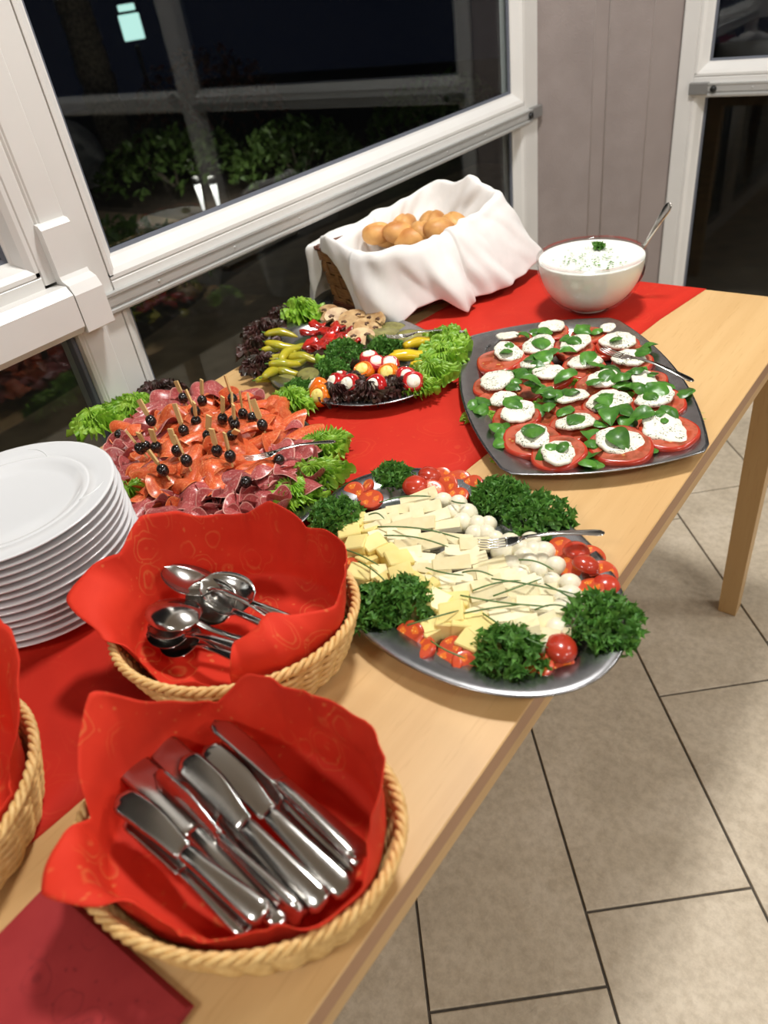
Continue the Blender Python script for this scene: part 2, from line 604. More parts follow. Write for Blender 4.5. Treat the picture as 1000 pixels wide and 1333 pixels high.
# far window front
w3 = fixed_unit('window_3', far_map, -0.758, 0.62, (-0.803, -0.758), (None, None), 1)
track(far_map, -0.715, 0.62, w3, -0.700, -1)
bar_v('mullion', far_map, 0.62, 0.71, -0.035, 0.036, 0.0, RH, M['pvc'], w3, 0.004)
w4 = fixed_unit('window_4', far_map, 0.71, 2.0, (None, None), (2.0, 2.09), 1)
bar_h('push_bar', far_map, 0.74, 1.9, 0.036, 0.076, 0.893, 0.966, M['pvc'], w4, 0.012)
w7 = fixed_unit('window_7', far_map, 2.09, 3.57, (None, None), (None, None), 1)

# ------------------------------------------------------------------ ceiling lamps
def emit(name, col, s):
    m, nt, b = new_mat(name)
    b.inputs['Base Color'].default_value = (*col, 1)
    b.inputs['Emission Color'].default_value = (*col, 1)
    b.inputs['Emission Strength'].default_value = s
    return m
M['lamp'] = emit('lamp_diffuser', LAMP_COL, 6.0)
for i, (x, y, w, dia) in enumerate(LAMPS):
    t = thing('ceiling_lamp', 'round white ceiling lamp with a lit diffuser', 'lamp', (x, y, RH), group='ceiling lamps')
    if dia < 0.4:
        t['label'] = 'small round ceiling lamp hanging over the buffet table'
        t.scale = (dia / 0.44, dia / 0.44, 1)
    V, F = lathe([(0, 0), (0.24, 0), (0.24, -0.05), (0.225, -0.055)], 40)
    ob('housing', mk('housing', V, F, M['pvc']), t)
    V, F = lathe([(0.225, -0.055), (0.2, -0.066), (0.1, -0.072), (0, -0.073)], 40)
    ob('diffuser', mk('diffuser', V, F, M['lamp']), t)
    ld = bpy.data.lights.new('lamp_light', 'AREA')
    ld.shape = 'DISK'; ld.size = 0.44 * 1.0; ld.energy = w; ld.color = LAMP_COL
    lo = ob('lamp_light', ld, t, (0, 0, -0.082))


# ------------------------------------------------------------------ table
def m_beech(name, along, dark=1.0, pink=0):
    m, nt, b = new_mat(name)
    sc = {'x': (2, 60, 60), 'y': (60, 2, 60), 'z': (60, 60, 2)}[along]
    v = coords(nt, 'Object', sc)
    v2 = coords(nt, 'Object', tuple(1.4 if q == 2 else 9 for q in sc))
    v3 = coords(nt, 'Object', tuple(22 if q == 2 else 330 for q in sc))
    f = noise(nt, v, 1.0, 4, 0.55)
    g = noise(nt, v2, 1.0, 3, 0.5, 0.4)
    fl = noise(nt, v3, 1.0, 2, 0.5)
    k = lambda c: lin((c[0] * dark * 0.965, c[1] * dark * 0.96, c[2] * dark * 0.94))
    a = ramp(nt, f, [(0.3, k((212 , 170 - pink, 114 - pink // 2))), (0.7, k((226, 187 - pink, 132)))])
    bb = ramp(nt, g, [(0.3, k((206, 162 - pink, 106))), (0.7, k((230, 192 - pink, 138)))])
    c = mixc(nt, 0.5, a, bb)
    dk = ramp(nt, fl, [(0.60, (1, 1, 1, 1)), (0.72, (0.86, 0.80, 0.74, 1))])
    c = mixc(nt, 0.55, c, dk, 'MULTIPLY')
    nt.links.new(c, b.inputs['Base Color'])
    b.inputs['Roughness'].default_value = 0.42
    bump(nt, b, f, 0.05, 0.0005)
    return m
M['beech'] = m_beech('beech_top', 'y')
M['beech_edge'] = m_beech('beech_edge', 'y', 0.80, 14)
M['beech_z'] = m_beech('beech_leg', 'z', 0.92)
M['beech_x'] = m_beech('beech_apron', 'x', 0.92)
M['beech_ap'] = m_beech('beech_apron_long', 'y', 0.95)

TX0, TX1, TY0, TY1 = -1.025, -0.2085, -0.36, 1.378
tb = thing('buffet_table', 'light beech buffet table with red runner standing by the windows', 'table', ((TX0 + TX1) / 2, (TY0 + TY1) / 2, 0))
hx, hy = (TX1 - TX0) / 2, (TY1 - TY0) / 2
top = MB().box(-hx, hx, -hy, hy, TT - 0.0246, TT, 0.0012)
tp = top.mesh('tabletop', [M['beech'], M['beech_edge']], False)
for p in tp.polygons:
    p.material_index = 0 if abs(p.normal.z) > 0.5 else 1
ob('tabletop', tp, tb)
for s in (-1, 1):
    x0 = s * (hx - 0.004)
    ob('apron', MB().box(min(x0, x0 - s * 0.02), max(x0, x0 - s * 0.02), -hy + 0.052, hy - 0.052, TT - 0.052, TT - 0.0247, 0.001).mesh('apron', M['beech_ap'], False), tb)
    y0 = s * (hy - 0.004)
    ob('apron', MB().box(-hx + 0.052, hx - 0.052, min(y0, y0 - s * 0.02), max(y0, y0 - s * 0.02), TT - 0.052, TT - 0.0247, 0.001).mesh('apron', M['beech_x'], False), tb)
def leg_mesh(sx, sy):
    # square leg, the inner faces taper towards the floor
    V = []
    for z, w in ((0, 0.036), (0.004, 0.038), (TT - 0.0248, 0.050)):
        xs = sorted((sx * (hx - 0.002), sx * (hx - 0.002 - w)))
        ys = sorted((sy * (hy - 0.002), sy * (hy - 0.002 - w)))
        V += [(xs[0], ys[0], z), (xs[1], ys[0], z), (xs[1], ys[1], z), (xs[0], ys[1], z)]
    F = [(3, 2, 1, 0), (8, 9, 10, 11)]
    for k in (0, 4):
        for i in range(4):
            j = (i + 1) % 4
            F.append((k + i, k + j, k + 4 + j, k + 4 + i))
    return mk('leg', V, F, M['beech_z'], False)
for sx in (-1, 1):
    for sy in (-1, 1):
        ob('leg', leg_mesh(sx, sy), tb)


# ------------------------------------------------------------------ materials of cloth, steel, china, wicker
def m_red(name, base, dark, gold, gmix=0.5, uvscale=1.0):
    """red paper with faint gold print of rings, stars and dots (laid out on the flat sheet)"""
    m, nt, b = new_mat(name)
    v = coords(nt, 'UV', (uvscale,) * 3)
    nw = nt.nodes.new('ShaderNodeTexNoise'); nw.inputs['Scale'].default_value = 22; nt.links.new(v, nw.inputs['Vector'])
    wv = nd(nt, 'ShaderNodeVectorMath', operation='MULTIPLY_ADD'); nt.links.new(nw.outputs['Color'], wv.inputs[0]); wv.inputs[1].default_value = (0.03, 0.03, 0.0); nt.links.new(v, wv.inputs[2]); v = wv.outputs[0]
    f = noise(nt, v, 9, 4, 0.6)
    c = ramp(nt, f, [(0.3, lin(dark)), (0.7, lin(base))])
    vo = nt.nodes.new('ShaderNodeTexVoronoi'); vo.inputs['Scale'].default_value = 13; nt.links.new(v, vo.inputs['Vector'])
    r1 = ramp(nt, vo.outputs['Distance'], [(0.0, (1, 1, 1, 1)), (0.07, (1, 1, 1, 1)), (0.10, (0, 0, 0, 1)), (0.30, (0, 0, 0, 1)), (0.325, (1, 1, 1, 1)), (0.35, (0, 0, 0, 1)), (0.42, (0, 0, 0, 1)), (0.44, (0.8, 0.8, 0.8, 1)), (0.46, (0, 0, 0, 1))])
    vo2 = nt.nodes.new('ShaderNodeTexVoronoi'); vo2.inputs['Scale'].default_value = 55; nt.links.new(v, vo2.inputs['Vector'])
    r2 = ramp(nt, vo2.outputs['Distance'], [(0.0, (1, 1, 1, 1)), (0.10, (0.9, 0.9, 0.9, 1)), (0.2, (0, 0, 0, 1))])
    mk_ = ramp(nt, noise(nt, v, 7, 2), [(0.45, (0, 0, 0, 1)), (0.58, (1, 1, 1, 1))])
    g = mixc(nt, 1.0, r1, r2, 'ADD')
    g = mixc(nt, 1.0, g, mk_, 'MULTIPLY')
    sc = nd(nt, 'ShaderNodeMath', operation='MULTIPLY'); nt.links.new(g, sc.inputs[0]); sc.inputs[1].default_value = gmix
    c = mixc(nt, sc.outputs[0], c, lin(gold))
    nt.links.new(c, b.inputs['Base Color'])
    b.inputs['Roughness'].default_value = 0.72
    b.inputs['Specular IOR Level'].default_value = 0.25
    bump(nt, b, noise(nt, v, 400, 2), 0.15, 0.0006)
    return m
M['red_runner'] = m_red('red_runner_paper', (202, 44, 26), (192, 38, 22), (210, 84, 46), 0.3, 1.3)
M['red_napkin'] = m_red('red_napkin_paper', (216, 54, 30), (206, 46, 26), (222, 150, 84), 0.36, 1.7)
M['red_dark'] = m_red('dark_red_napkin_paper', (160, 50, 50), (146, 40, 42), (110, 26, 30), 0.6, 2.0)
M['steel'] = pmat('polished_steel', (196, 194, 190), None, rough=0.16, metal=1.0)
M['platter'] = pmat('platter_steel', (170, 170, 172), (156, 156, 158), 90, 0.26, 1.0, stretch=(1, 1, 1))
M['china'] = pmat('white_china', (224, 225, 226), None, rough=0.12, spec=0.5, coat=0.3)
M['wicker'] = pmat('pale_wicker', (234, 196, 130), (212, 168, 102), 140, 0.55, rnd=0.05)
M['cotton'] = pmat('white_cotton', (236, 233, 229), (229, 226, 222), 30, 0.9, spec=0.1, bstr=0.12, bscale=900)

def set_uv(me, uv):
    l = me.uv_layers.new(name='UVMap')
    vi = np.zeros(len(me.loops), dtype=np.int32)
    me.loops.foreach_get('vertex_index', vi)
    l.data.foreach_set('uv', np.array(uv, dtype=np.float32)[vi].ravel())
    return me

# ------------------------------------------------------------------ runner
rp = [(-0.36, -0.512), (0.03, -0.4925), (0.35, -0.478), (0.677, -0.4630), (0.95, -0.438), (1.222, -0.4105), (1.3775, -0.3845), (1.3795, -0.3842)]
ys = np.linspace(-0.34, 1.3795, 90)
xr = np.interp(ys, [p[0] for p in rp], [p[1] for p in rp])
V, UV = [], []
for y, x in zip(ys, xr):
    for k in range(13):
        q = k / 12
        xx = x - 0.39 * q
        V.append((xx, y, TT + 0.0009 + 0.0003 * math.sin(31 * y + 5 * q) * math.sin(9 * q)))
        UV.append((xx, y))
n0 = len(V)
V += [(x, y, TT + 0.0003) for x, y, z in V]
UV += UV[:n0]
F = grid_faces(90, 13)
F = [f[::-1] for f in F] + [tuple(i + n0 for i in f) for f in F]
for i in range(89):
    for j in (0, 12):
        F.append((i * 13 + j, (i + 1) * 13 + j, n0 + (i + 1) * 13 + j, n0 + i * 13 + j))
# the end hangs a little over the far edge of the table
b0 = 89 * 13
me = mk('table_runner', V, F, M['red_runner'])
set_uv(me, UV)
tag(ob('table_runner', me), 'long red paper runner with faint gold print lying along the beech table', 'table runner')

# folded dark red napkins near the knife basket
for i in range(4):
    mb = MB()
    x0, x1, y0, y1 = -0.085, 0.078, -0.165, 0.0
    z = 0.0032 * i
    mb.box(x0, x1, y0, y1, z + 0.0002, z + 0.0014, 0.0005)
    mb.box(x0 + 0.0012, x1 - 0.0005, y0, y1 - 0.001, z + 0.0016, z + 0.0030, 0.0005)
    me = mb.mesh('folded_napkin', M['red_dark'], False)
    set_uv(me, [(v[0], v[1]) for v in mb.V])
    o = ob('folded_napkin', me, None, (-0.3575 + 0.0008 * i, 0.0285 - 0.0012 * i, TT + 0.0003), (0, 0, 0.06 + 0.006 * (i % 3 - 1)))
    tag(o, 'dark red folded paper napkin in the small pile beside the knife basket', 'napkin', 'folded napkins in a pile')

# ------------------------------------------------------------------ plates
plate_prof = [(0, 0.0045), (0.070, 0.0045), (0.076, 0.0055), (0.083, 0.0105), (0.088, 0.0125), (0.0915, 0.0130), (0.0925, 0.0124), (0.0935, 0.0131), (0.105, 0.0145), (0.118, 0.0160), (0.1212, 0.0163), (0.1225, 0.0156), (0.1215, 0.0140),
              (0.110, 0.0118), (0.090, 0.0085), (0.080, 0.0035), (0.076, 0.0005), (0.072, 0.0), (0.068, 0.0008), (0.064, 0.0020), (0, 0.0020)]
V, F = lathe(plate_prof, 72)
plate_me = mk('plate', V, F, M['china'])
rel_mes = []
for ph, sg in ((math.radians(18), 1), (math.radians(198), 1), (math.radians(108), 1)):
    pts = []
    for k in range(14):
        q = k / 13
        a = ph - 0.16 + 0.32 * q
        r = 0.0915 + 0.019 * q + 0.004 * math.sin(q * 3.1)
        pts.append((r * math.cos(a), r * math.sin(a), 0.0128 + 0.0030 * (r - 0.0915) / 0.03))
    rel_mes.append(MB().tube(pts, [0.0004 + 0.0008 * math.sin(math.pi * (k + 0.5) / 14) for k in range(14)], 6).mesh('rim_relief', M['china']))
rp_ = random.Random(3)
NP = 13
for i in range(NP):
    o = ob('dinner_plate', plate_me, None, (-0.786 + rp_.uniform(-1, 1) * 0.0012, 0.232 + rp_.uniform(-1, 1) * 0.0012, TT + 0.0014 + 0.0096 * i), (0, 0, rp_.uniform(0, 6.28) if i < NP - 1 else 0.35))
    if i == NP - 1:
        tag(o, 'topmost white china dinner plate of the tall stack', 'plate', 'stacked dinner plates')
        [ob('rim_relief', rm, o) for rm in rel_mes]
    elif i == 0:
        tag(o, 'lowest white china dinner plate of the stack, resting on the red runner', 'plate', 'stacked dinner plates')
    else:
        tag(o, 'white china dinner plate within the tall stack, rim edge showing', 'plate', 'stacked dinner plates')

# ------------------------------------------------------------------ steel platters
def oval_platter(name, label, loc, a, b, deg, rim=0.03, h=0.022):
    n = 96
    prof = [(0, 0.0040), (1 - (rim + 0.022) / b, 0.0040), (1 - (rim + 0.014) / b, 0.0055), (1 - (rim + 0.006) / b, 0.0150), (1 - rim / b, 0.0195), (1 - 0.008 / b, h), (1 - 0.002 / b, h + 0.0006), (1.0, h - 0.0006), (1 - 0.002 / b, h - 0.0022),
            (1 - rim / b, 0.0175), (1 - (rim + 0.004) / b, 0.0125), (1 - (rim + 0.013) / b, 0.0032), (1 - (rim + 0.022) / b, 0.0012), (0, 0.0012)]
    # keep the rim width even: offset both axes by the same amount
    V, F = lathe(prof, n)
    V2 = []
    for x, y, z in V:
        r = math.hypot(x, y)
        if r < 1e-9:
            V2.append((0, 0, z)); continue
        inset = (1 - r) * b if r > 0.3 else None
        c, s = x / r, y / r
        V2.append(((a - (1 - r) * b) * c, (b - (1 - r) * b) * s, z))
    o = ob(name, mk(name, V2, F, M['platter']), None, loc, (0, 0, math.radians(deg)))
    return tag(o, label, 'platter')
oval_platter('oval_platter', 'oval steel platter carrying cheese, cherry tomatoes and parsley', (-0.364, 0.489, TT + 0.0006), 0.215, 0.139, 160.8)
oval_platter('oval_platter', 'oval steel platter carrying grilled vegetables and stuffed peppers', (-0.825, 0.862, TT + 0.0014), 0.216, 0.150, 157.8)
oval_platter('oval_platter', 'oval steel platter carrying salami slices and olive picks', (-0.785, 0.510, TT + 0.0014), 0.232, 0.148, 158)

# barrel-shaped tray for tomato and mozzarella
def barrel(hl, hw, bl, bw, n=16, cr=0.012):
    """outline with four bulging sides and softly rounded corners"""
    P = []
    c = [(-hl, -hw), (hl, -hw), (hl, hw), (-hl, hw)]
    for k in range(4):
        p, q = np.array(c[k]), np.array(c[(k + 1) % 4])
        d = q - p
        nrm_ = np.array((d[1], -d[0])) / np.linalg.norm(d)
        bl_ = bw if k % 2 == 0 else bl
        for i in range(n):
            t = 0.03 + 0.94 * i / (n - 1)
            P.append(p + d * t + nrm_ * bl_ * (1 - (2 * t - 1) ** 2))
    return np.array(P)
def tray(name, label, loc, deg):
    rings = []
    for ins, z in ((0.050, 0.0042), (0.042, 0.0045), (0.034, 0.0125), (0.029, 0.0165), (0.004, 0.0200), (0.001, 0.0206), (0.0, 0.0196), (0.001, 0.0184), (0.030, 0.0145), (0.036, 0.0100), (0.044, 0.0014), (0.052, 0.0010)):
        rings.append([(x, y, z) for x, y in barrel(0.216 - ins, 0.128 - ins, 0.021, 0.033)])
    n = len(rings[0])
    V = [p for r in rings for p in r]
    F = []
    for k in range(len(rings) - 1):
        for i in range(n):
            j = (i + 1) % n
            F.append((k * n + i, k * n + j, (k + 1) * n + j, (k + 1) * n + i))
    F.append(tuple(range(n))[::-1]); F.append(tuple((len(rings) - 1) * n + i for i in range(n)))
    o = ob(name, mk(name, V, [f[::-1] for f in F], M['platter']), None, loc, (0, 0, math.radians(deg)))
    return tag(o, label, 'platter')
tray('barrel_tray', 'square-cornered steel tray carrying tomato and mozzarella slices with basil', (-0.432, 0.910, TT + 0.0010), 128.5)

# ------------------------------------------------------------------ wicker baskets
def wicker_basket(label, loc, deg, a, b, H):
    t = thing('wicker_basket', label, 'basket', loc, (0, 0, math.radians(deg)), group='pale wicker baskets')
    NS, rows, fl = 30, 11, 0.80
    prof = lambda z: fl + (1 - fl) * (z / H) ** 0.8
    # base disc of the basket
    V, F = lathe([(0, 0.006), (fl * 0.99, 0.006), (fl * 1.0, 0.003), (fl * 0.97, 0.0), (0, 0.0)], 40, a, b)
    ob('base', mk('base', V, F, M['wicker']), t)
    mb = MB()
    for i in range(NS):
        th = 2 * math.pi * i / NS
        mb.tube([(a * prof(z) * math.cos(th), b * prof(z) * math.sin(th), z) for z in np.linspace(0.003, H, 5)], 0.0020, 6)
    s = ob('stakes', mb.mesh('stakes', M['wicker']), t); s['kind'] = 'stuff'
    mb = MB()
    for r in range(rows):
        z = 0.004 + (H - 0.012) * r / (rows - 1)
        N = NS * 4
        P = []
        for i in range(N):
            th = 2 * math.pi * i / N
            off = 0.0026 * math.cos(NS * th / 2 + math.pi * r)
            P.append(((a * prof(z) + off) * math.cos(th), (b * prof(z) + off) * math.sin(th), z))
        mb.tube(P, 0.0027, 5, closed=True)
    w = ob('weave', mb.mesh('weave', M['wicker']), t); w['kind'] = 'stuff'
    for k in range(3):
        P = []
        N = 200
        for i in range(N):
            th = 2 * math.pi * i / N
            ph = 26 * th + 2 * math.pi * k / 3
            rr, zz = 0.0027 * math.cos(ph), 0.0032 * math.sin(ph)
            P.append(((a + rr) * math.cos(th), (b + rr) * math.sin(th), H + 0.001 + zz))
        V, F = tube(P, 0.0023, 7, closed=True)
        ob('rim_strand', mk('rim_strand', V, F, M['wicker']), t)
    return t

def interp_ctrl(ctrl, t):
    """periodic smooth interpolation of (deg, values...)"""
    c = sorted(ctrl)
    ang = [q[0] for q in c]
    d = t % 360
    k = 0
    for i in range(len(c)):
        if ang[i] <= d:
            k = i
    if d < ang[0]:
        k = len(c) - 1
    p, q = c[k], c[(k + 1) % len(c)]
    span = (q[0] - p[0]) % 360 or 360
    f = ((d - p[0]) % 360) / span
    f = 0.75 * f + 0.25 * f * f * (3 - 2 * f)
    return [p[i] + (q[i] - p[i]) * f for i in range(1, len(p))]

def liner(label, loc, a, b, deg, H, ctrl, seed, deep=0.022):
    """paper napkin pressed into a basket, edges standing up or folding over the rim; ctrl: (world degrees, length beyond rim, elevation)"""
    rd = random.Random(seed)
    NU, NR = 220, 8
    ph = [rd.uniform(0, 6.28) for _ in range(6)]
    creases = [(rd.choice((1, 2, 3)) * k_ / (2 * math.pi), rd.uniform(-0.5, 0.5), rd.random(), rd.uniform(0.0040, 0.0070)) for k_ in (1, 2, 3, 5)]
    ca, sa = math.cos(math.radians(deg)), math.sin(math.radians(deg))
    V, UV = [], []
    NV = 38
    for i in range(NU):
        th = 2 * math.pi * i / NU                    # world angle
        E, el = interp_ctrl(ctrl, math.degrees(th))
        el = math.radians(el)
        lx, ly = math.cos(th) * ca + math.sin(th) * sa, -math.cos(th) * sa + math.sin(th) * ca
        rr = 1 / math.sqrt((lx / a) ** 2 + (ly / b) ** 2)   # rim radius of the oval in that direction
        pl = 0.5 * math.sin(7 * th + ph[0]) + 0.35 * math.sin(13 * th + ph[1]) + 0.25 * math.sin(23 * th + ph[2])
        prof = [(0.02, deep), (rr * 0.45, deep + 0.001), (rr * 0.70, deep + 0.006), (rr * 0.86, H * 0.62), (rr * 0.905, H * 0.98), (rr * 0.93, H + 0.008)]
        if E < 0:
            prof = prof[:4] + [(rr * 0.895, H * 0.93 + E), (rr * 0.90, H + 0.0005 + E)]
        else:
            # curve over from the wall direction to the wanted elevation
            x, z = prof[-1]
            aa = math.radians(80)
            n = 8
            for k in range(n):
                aa += (el - math.radians(80)) / n * 1.0
                x += E / n * math.cos(aa); z += E / n * math.sin(aa)
                prof.append((x, z))
        pr = np.array(prof)
        d = np.r_[0, np.cumsum(np.linalg.norm(np.diff(pr, axis=0), axis=1))]
        for j in range(NV):
            q = d[-1] * j / (NV - 1)
            x, z = np.interp(q, d, pr[:, 0]), np.interp(q, d, pr[:, 1])
            w = max(0.0, (j / (NV - 1) - 0.3)) ** 1.2
            x -= abs(pl) * 0.004 * w
            cr = 0.0
            for ka, kb, kc, am in creases:
                cr += am * abs(((ka * th + kb * q * 20 + kc) % 1.0) * 2 - 1)
            cr -= 0.5 * sum(k_[3] for k_ in creases)
            x -= cr * min(1.0, w * 1.6)
            z += 0.4 * cr * min(1.0, w)
            if z < H + 0.002:
                x = min(x, rr * 0.935)
            z += 0.0015 * w * math.sin(5 * th + ph[3] + q * 60) + 0.0012 * w * math.sin(11 * th + ph[4] - q * 90)
            tw = 0.05 * w * math.sin(9 * th + ph[5])
            c, s = math.cos(th + tw), math.sin(th + tw)
            V.append((x * c, x * s, max(z, deep)))
            UV.append(((q + 0.02) * math.cos(th) + seed, (q + 0.02) * math.sin(th) + seed))
    F = grid_faces(NU, NV, True)
    cidx = len(V)
    V.append((0, 0, deep)); UV.append((seed, seed))
    F += [(cidx, ((i + 1) % NU) * NV, i * NV) for i in range(NU)]
    F = [f[::-1] for f in F]
    me = mk('paper_napkin', V, F, M['red_napkin'])
    set_uv(me, UV)
    o = ob('paper_napkin', me, None, loc)
    so = o.modifiers.new('thickness', 'SOLIDIFY'); so.thickness = 0.0007; so.offset = 1
    return tag(o, label, 'napkin')

KB, SB, LB = (-0.316, 0.128, TT + 0.0006), (-0.480, 0.279, TT + 0.0018), (-0.565, -0.022, TT + 0.0018)
BH = 0.062
wicker_basket('pale wicker basket holding the table knives in a red napkin', KB, 27, 0.124, 0.094, BH)
wicker_basket('pale wicker basket holding the spoons in a red napkin', SB, 38, 0.121, 0.097, BH)
wicker_basket('pale wicker basket with red napkin and no cutlery in view, beside the plate stack', LB, 120, 0.118, 0.108, BH)
liner('red paper napkin with gold stars lining the knife basket', KB, 0.124, 0.094, 27, BH,
      [(0, 0.006, 90), (30, 0.046, 82), (62, 0.040, 86), (95, 0.040, 88), (122, 0.046, 84), (145, 0.022, 105), (165, 0.040, 88), (186, 0.070, 80), (203, 0.034, 82), (214, 0.002, 80), (226, 0.020, 20), (242, 0.036, -10), (258, 0.018, 0), (275, 0.000, 88), (300, 0.003, 95), (330, 0.002, 95)], 3)
liner('red paper napkin with gold stars lining the spoon basket', SB, 0.121, 0.097, 38, BH,
      [(8, 0.036, 160), (20, 0.022, 110), (30, 0.038, 76), (62, 0.042, 84), (84, 0.036, 92), (103, 0.058, 86), (125, 0.045, 90), (150, 0.052, 82), (178, 0.072, 76), (196, 0.050, 62), (207, 0.060, 8), (217, 0.062, -4), (230, 0.020, 10), (250, -0.004, 0), (280, -0.008, 0), (312, -0.006, 0), (324, 0.026, 165), (344, 0.050, 170), (356, 0.046, 168)], 11)
liner('red paper napkin lining the basket beside the plate stack', LB, 0.118, 0.108, 120, BH,
      [(0, -0.004, 85), (40, -0.002, 85), (52, 0.000, 85), (57, 0.022, 60), (68, 0.062, 50), (84, 0.088, 54), (100, 0.095, 60), (120, 0.090, 70), (150, 0.07, 82), (180, 0.06, 80), (225, 0.04, 70), (270, 0.01, 80), (310, -0.006, 80)], 23)


# ------------------------------------------------------------------ cutlery
def loft(sections, n=10):
    """sections: (x, y, z, half width, half thickness) along x; rounded flat cross-sections"""
    V = []
    for x, y, z, w, t in sections:
        for k in range(n):
            a = 2 * math.pi * k / n
            c, s = math.cos(a), math.sin(a)
            V.append((x, y + w * (abs(c) ** 0.8) * (1 if c >= 0 else -1), z + t * (abs(s) ** 0.8) * (1 if s >= 0 else -1)))
    F = []
    m = len(sections)
    for i in range(m - 1):
        for k in range(n):
            j = (k + 1) % n
            F.append((i * n + k, (i + 1) * n + k, (i + 1) * n + j, i * n + j))
    F.append(tuple(range(n))); F.append(tuple((m - 1) * n + k for k in range(n))[::-1])
    return V, [f[::-1] for f in F]

KL = 0.205
blade_s = []
for k in range(17):
    q = k / 16
    x = 0.100 * q
    w = 0.0140 * min(1, math.sqrt(max(0.002, 1 - (1 - q / 0.16) ** 2)) if q < 0.16 else 1) * (1 - 0.34 * max(0, q - 0.5) / 0.5)
    blade_s.append((x, 0.0026 * math.sin(math.pi * min(1, q * 1.1)), 0, w, 0.0009))
handle_s = [(x, y, z, w * 1.25, t * 1.1) for x, y, z, w, t in [(0.098, 0, 0, 0.0050, 0.0016), (0.101, 0, 0, 0.0058, 0.0034), (0.105, 0, 0, 0.0066, 0.0040), (0.125, 0, 0, 0.0070, 0.0042), (0.165, 0, 0, 0.0088, 0.0046), (0.193, 0, 0, 0.0099, 0.0044), (0.201, 0, 0, 0.0090, 0.0038), (0.205, 0, 0, 0.0050, 0.0022)]]
blade_me = mk('blade', *loft(blade_s, 8), M['steel'])
khandle_me = mk('handle', *loft(handle_s, 12), M['steel'])

def dish_grid(L, Wd, depth, n=14, m=9, egg=0.12):
    """spoon bowl as a thin closed shell, tip at x = 0"""
    V, F = [], []
    for layer in (0, 1):
        for i in range(n + 1):
            q = i / n
            x = L * q
            w = Wd / 2 * math.sqrt(max(0.0, 1 - (2 * q - 1) ** 2)) * (1 + egg * (1 - 2 * q) * -1) + 0.0002
            for j in range(m):
                v = 2 * j / (m - 1) - 1
                rr = (2 * q - 1) ** 2 + v * v * (1 - (2 * q - 1) ** 2)
                z = -depth * (1 - rr) - (0.0009 if layer else 0)
                V.append((x, v * w, z))
    nn = (n + 1) * m
    g = grid_faces(n + 1, m)
    F = [f for f in g] + [tuple(k + nn for k in f)[::-1] for f in g]
    for i in range(n):
        for j in (0, m - 1):
            F.append((i * m + j, (i + 1) * m + j, nn + (i + 1) * m + j, nn + i * m + j))
    return V, F
spoon_bowl = mk('bowl', *dish_grid(0.064, 0.048, 0.0100), M['steel'])
spoon_handle = mk('handle', *loft([(0.0585, 0, -0.0006, 0.0042, 0.0014), (0.065, 0, 0.002, 0.0034, 0.0017), (0.080, 0, 0.0055, 0.0033, 0.0016), (0.105, 0, 0.0060, 0.0040, 0.0013), (0.140, 0, 0.0034, 0.0064, 0.0012), (0.157, 0, 0.0013, 0.0078, 0.0012), (0.164, 0, 0.0008, 0.0064, 0.0010), (0.168, 0, 0.0006, 0.0024, 0.0008)], 10), M['steel'])
SL = 0.168
FL = 0.185
mb = MB()
for k in range(4):
    y = (k - 1.5) * 0.0060
    mb.add(*loft([(0.0, y * 0.92, 0.0040, 0.0004, 0.0004), (0.004, y * 0.94, 0.0016, 0.0011, 0.0008), (0.020, y, -0.0010, 0.0014, 0.0009), (0.042, y, 0.0, 0.0019, 0.0009), (0.047, y * 0.95, 0.0006, 0.0022, 0.0009)], 6))
mb.add(*loft([(0.041, 0, 0.0, 0.0100, 0.0009), (0.050, 0, 0.0008, 0.0112, 0.0010), (0.058, 0, 0.0024, 0.0085, 0.0012), (0.066, 0, 0.0046, 0.0046, 0.0016)], 12))
tines_me = mb.mesh('tines', M['steel'])
fork_handle = mk('handle', *loft([(0.063, 0, 0.0040, 0.0056, 0.0014), (0.075, 0, 0.0070, 0.0036, 0.0017), (0.110, 0, 0.0088, 0.0040, 0.0014), (0.150, 0, 0.0056, 0.0062, 0.0013), (0.173, 0, 0.0024, 0.0080, 0.0012), (0.181, 0, 0.0014, 0.0066, 0.0010), (0.185, 0, 0.0010, 0.0026, 0.0008)], 10), M['steel'])

def place(o, p, q, L, roll=0.0, off=0.0):
    """put x = 0 of the thing on p and x = L on q"""
    p, q = Vector(p), Vector(q)
    X = (q - p); d = X.length; X.normalize()
    Z = Vector((0, 0, 1)); Z = (Z - X * X.dot(Z)).normalized()
    Y = Z.cross(X)
    m = Matrix((X, Y, Z)).transposed().to_4x4() @ Matrix.Rotation(roll, 4, 'X')
    s = d / L
    o.matrix_world = Matrix.Translation(p) @ m @ Matrix.Scale(s, 4)
    o.location.z += off

def cutlery(name, label, cat, parts, p, q, L, roll=0, group=None, keep=False):
    t = thing(name, label, cat, group=group)
    for nm, me in parts:
        ob(nm, me, t)
    if keep:                       # true size: run from the tip towards q and beyond
        p, q = Vector(p), Vector(q)
        q = p + (q - p).normalized() * L * keep
    place(t, p, q, L, roll)
    return t
KP = (('blade', blade_me), ('handle', khandle_me))
SP = (('bowl', spoon_bowl), ('handle', spoon_handle))
FP = (('tines', tines_me), ('handle', fork_handle))
def up(p, z): return (p[0], p[1], p[2] + TT + z)

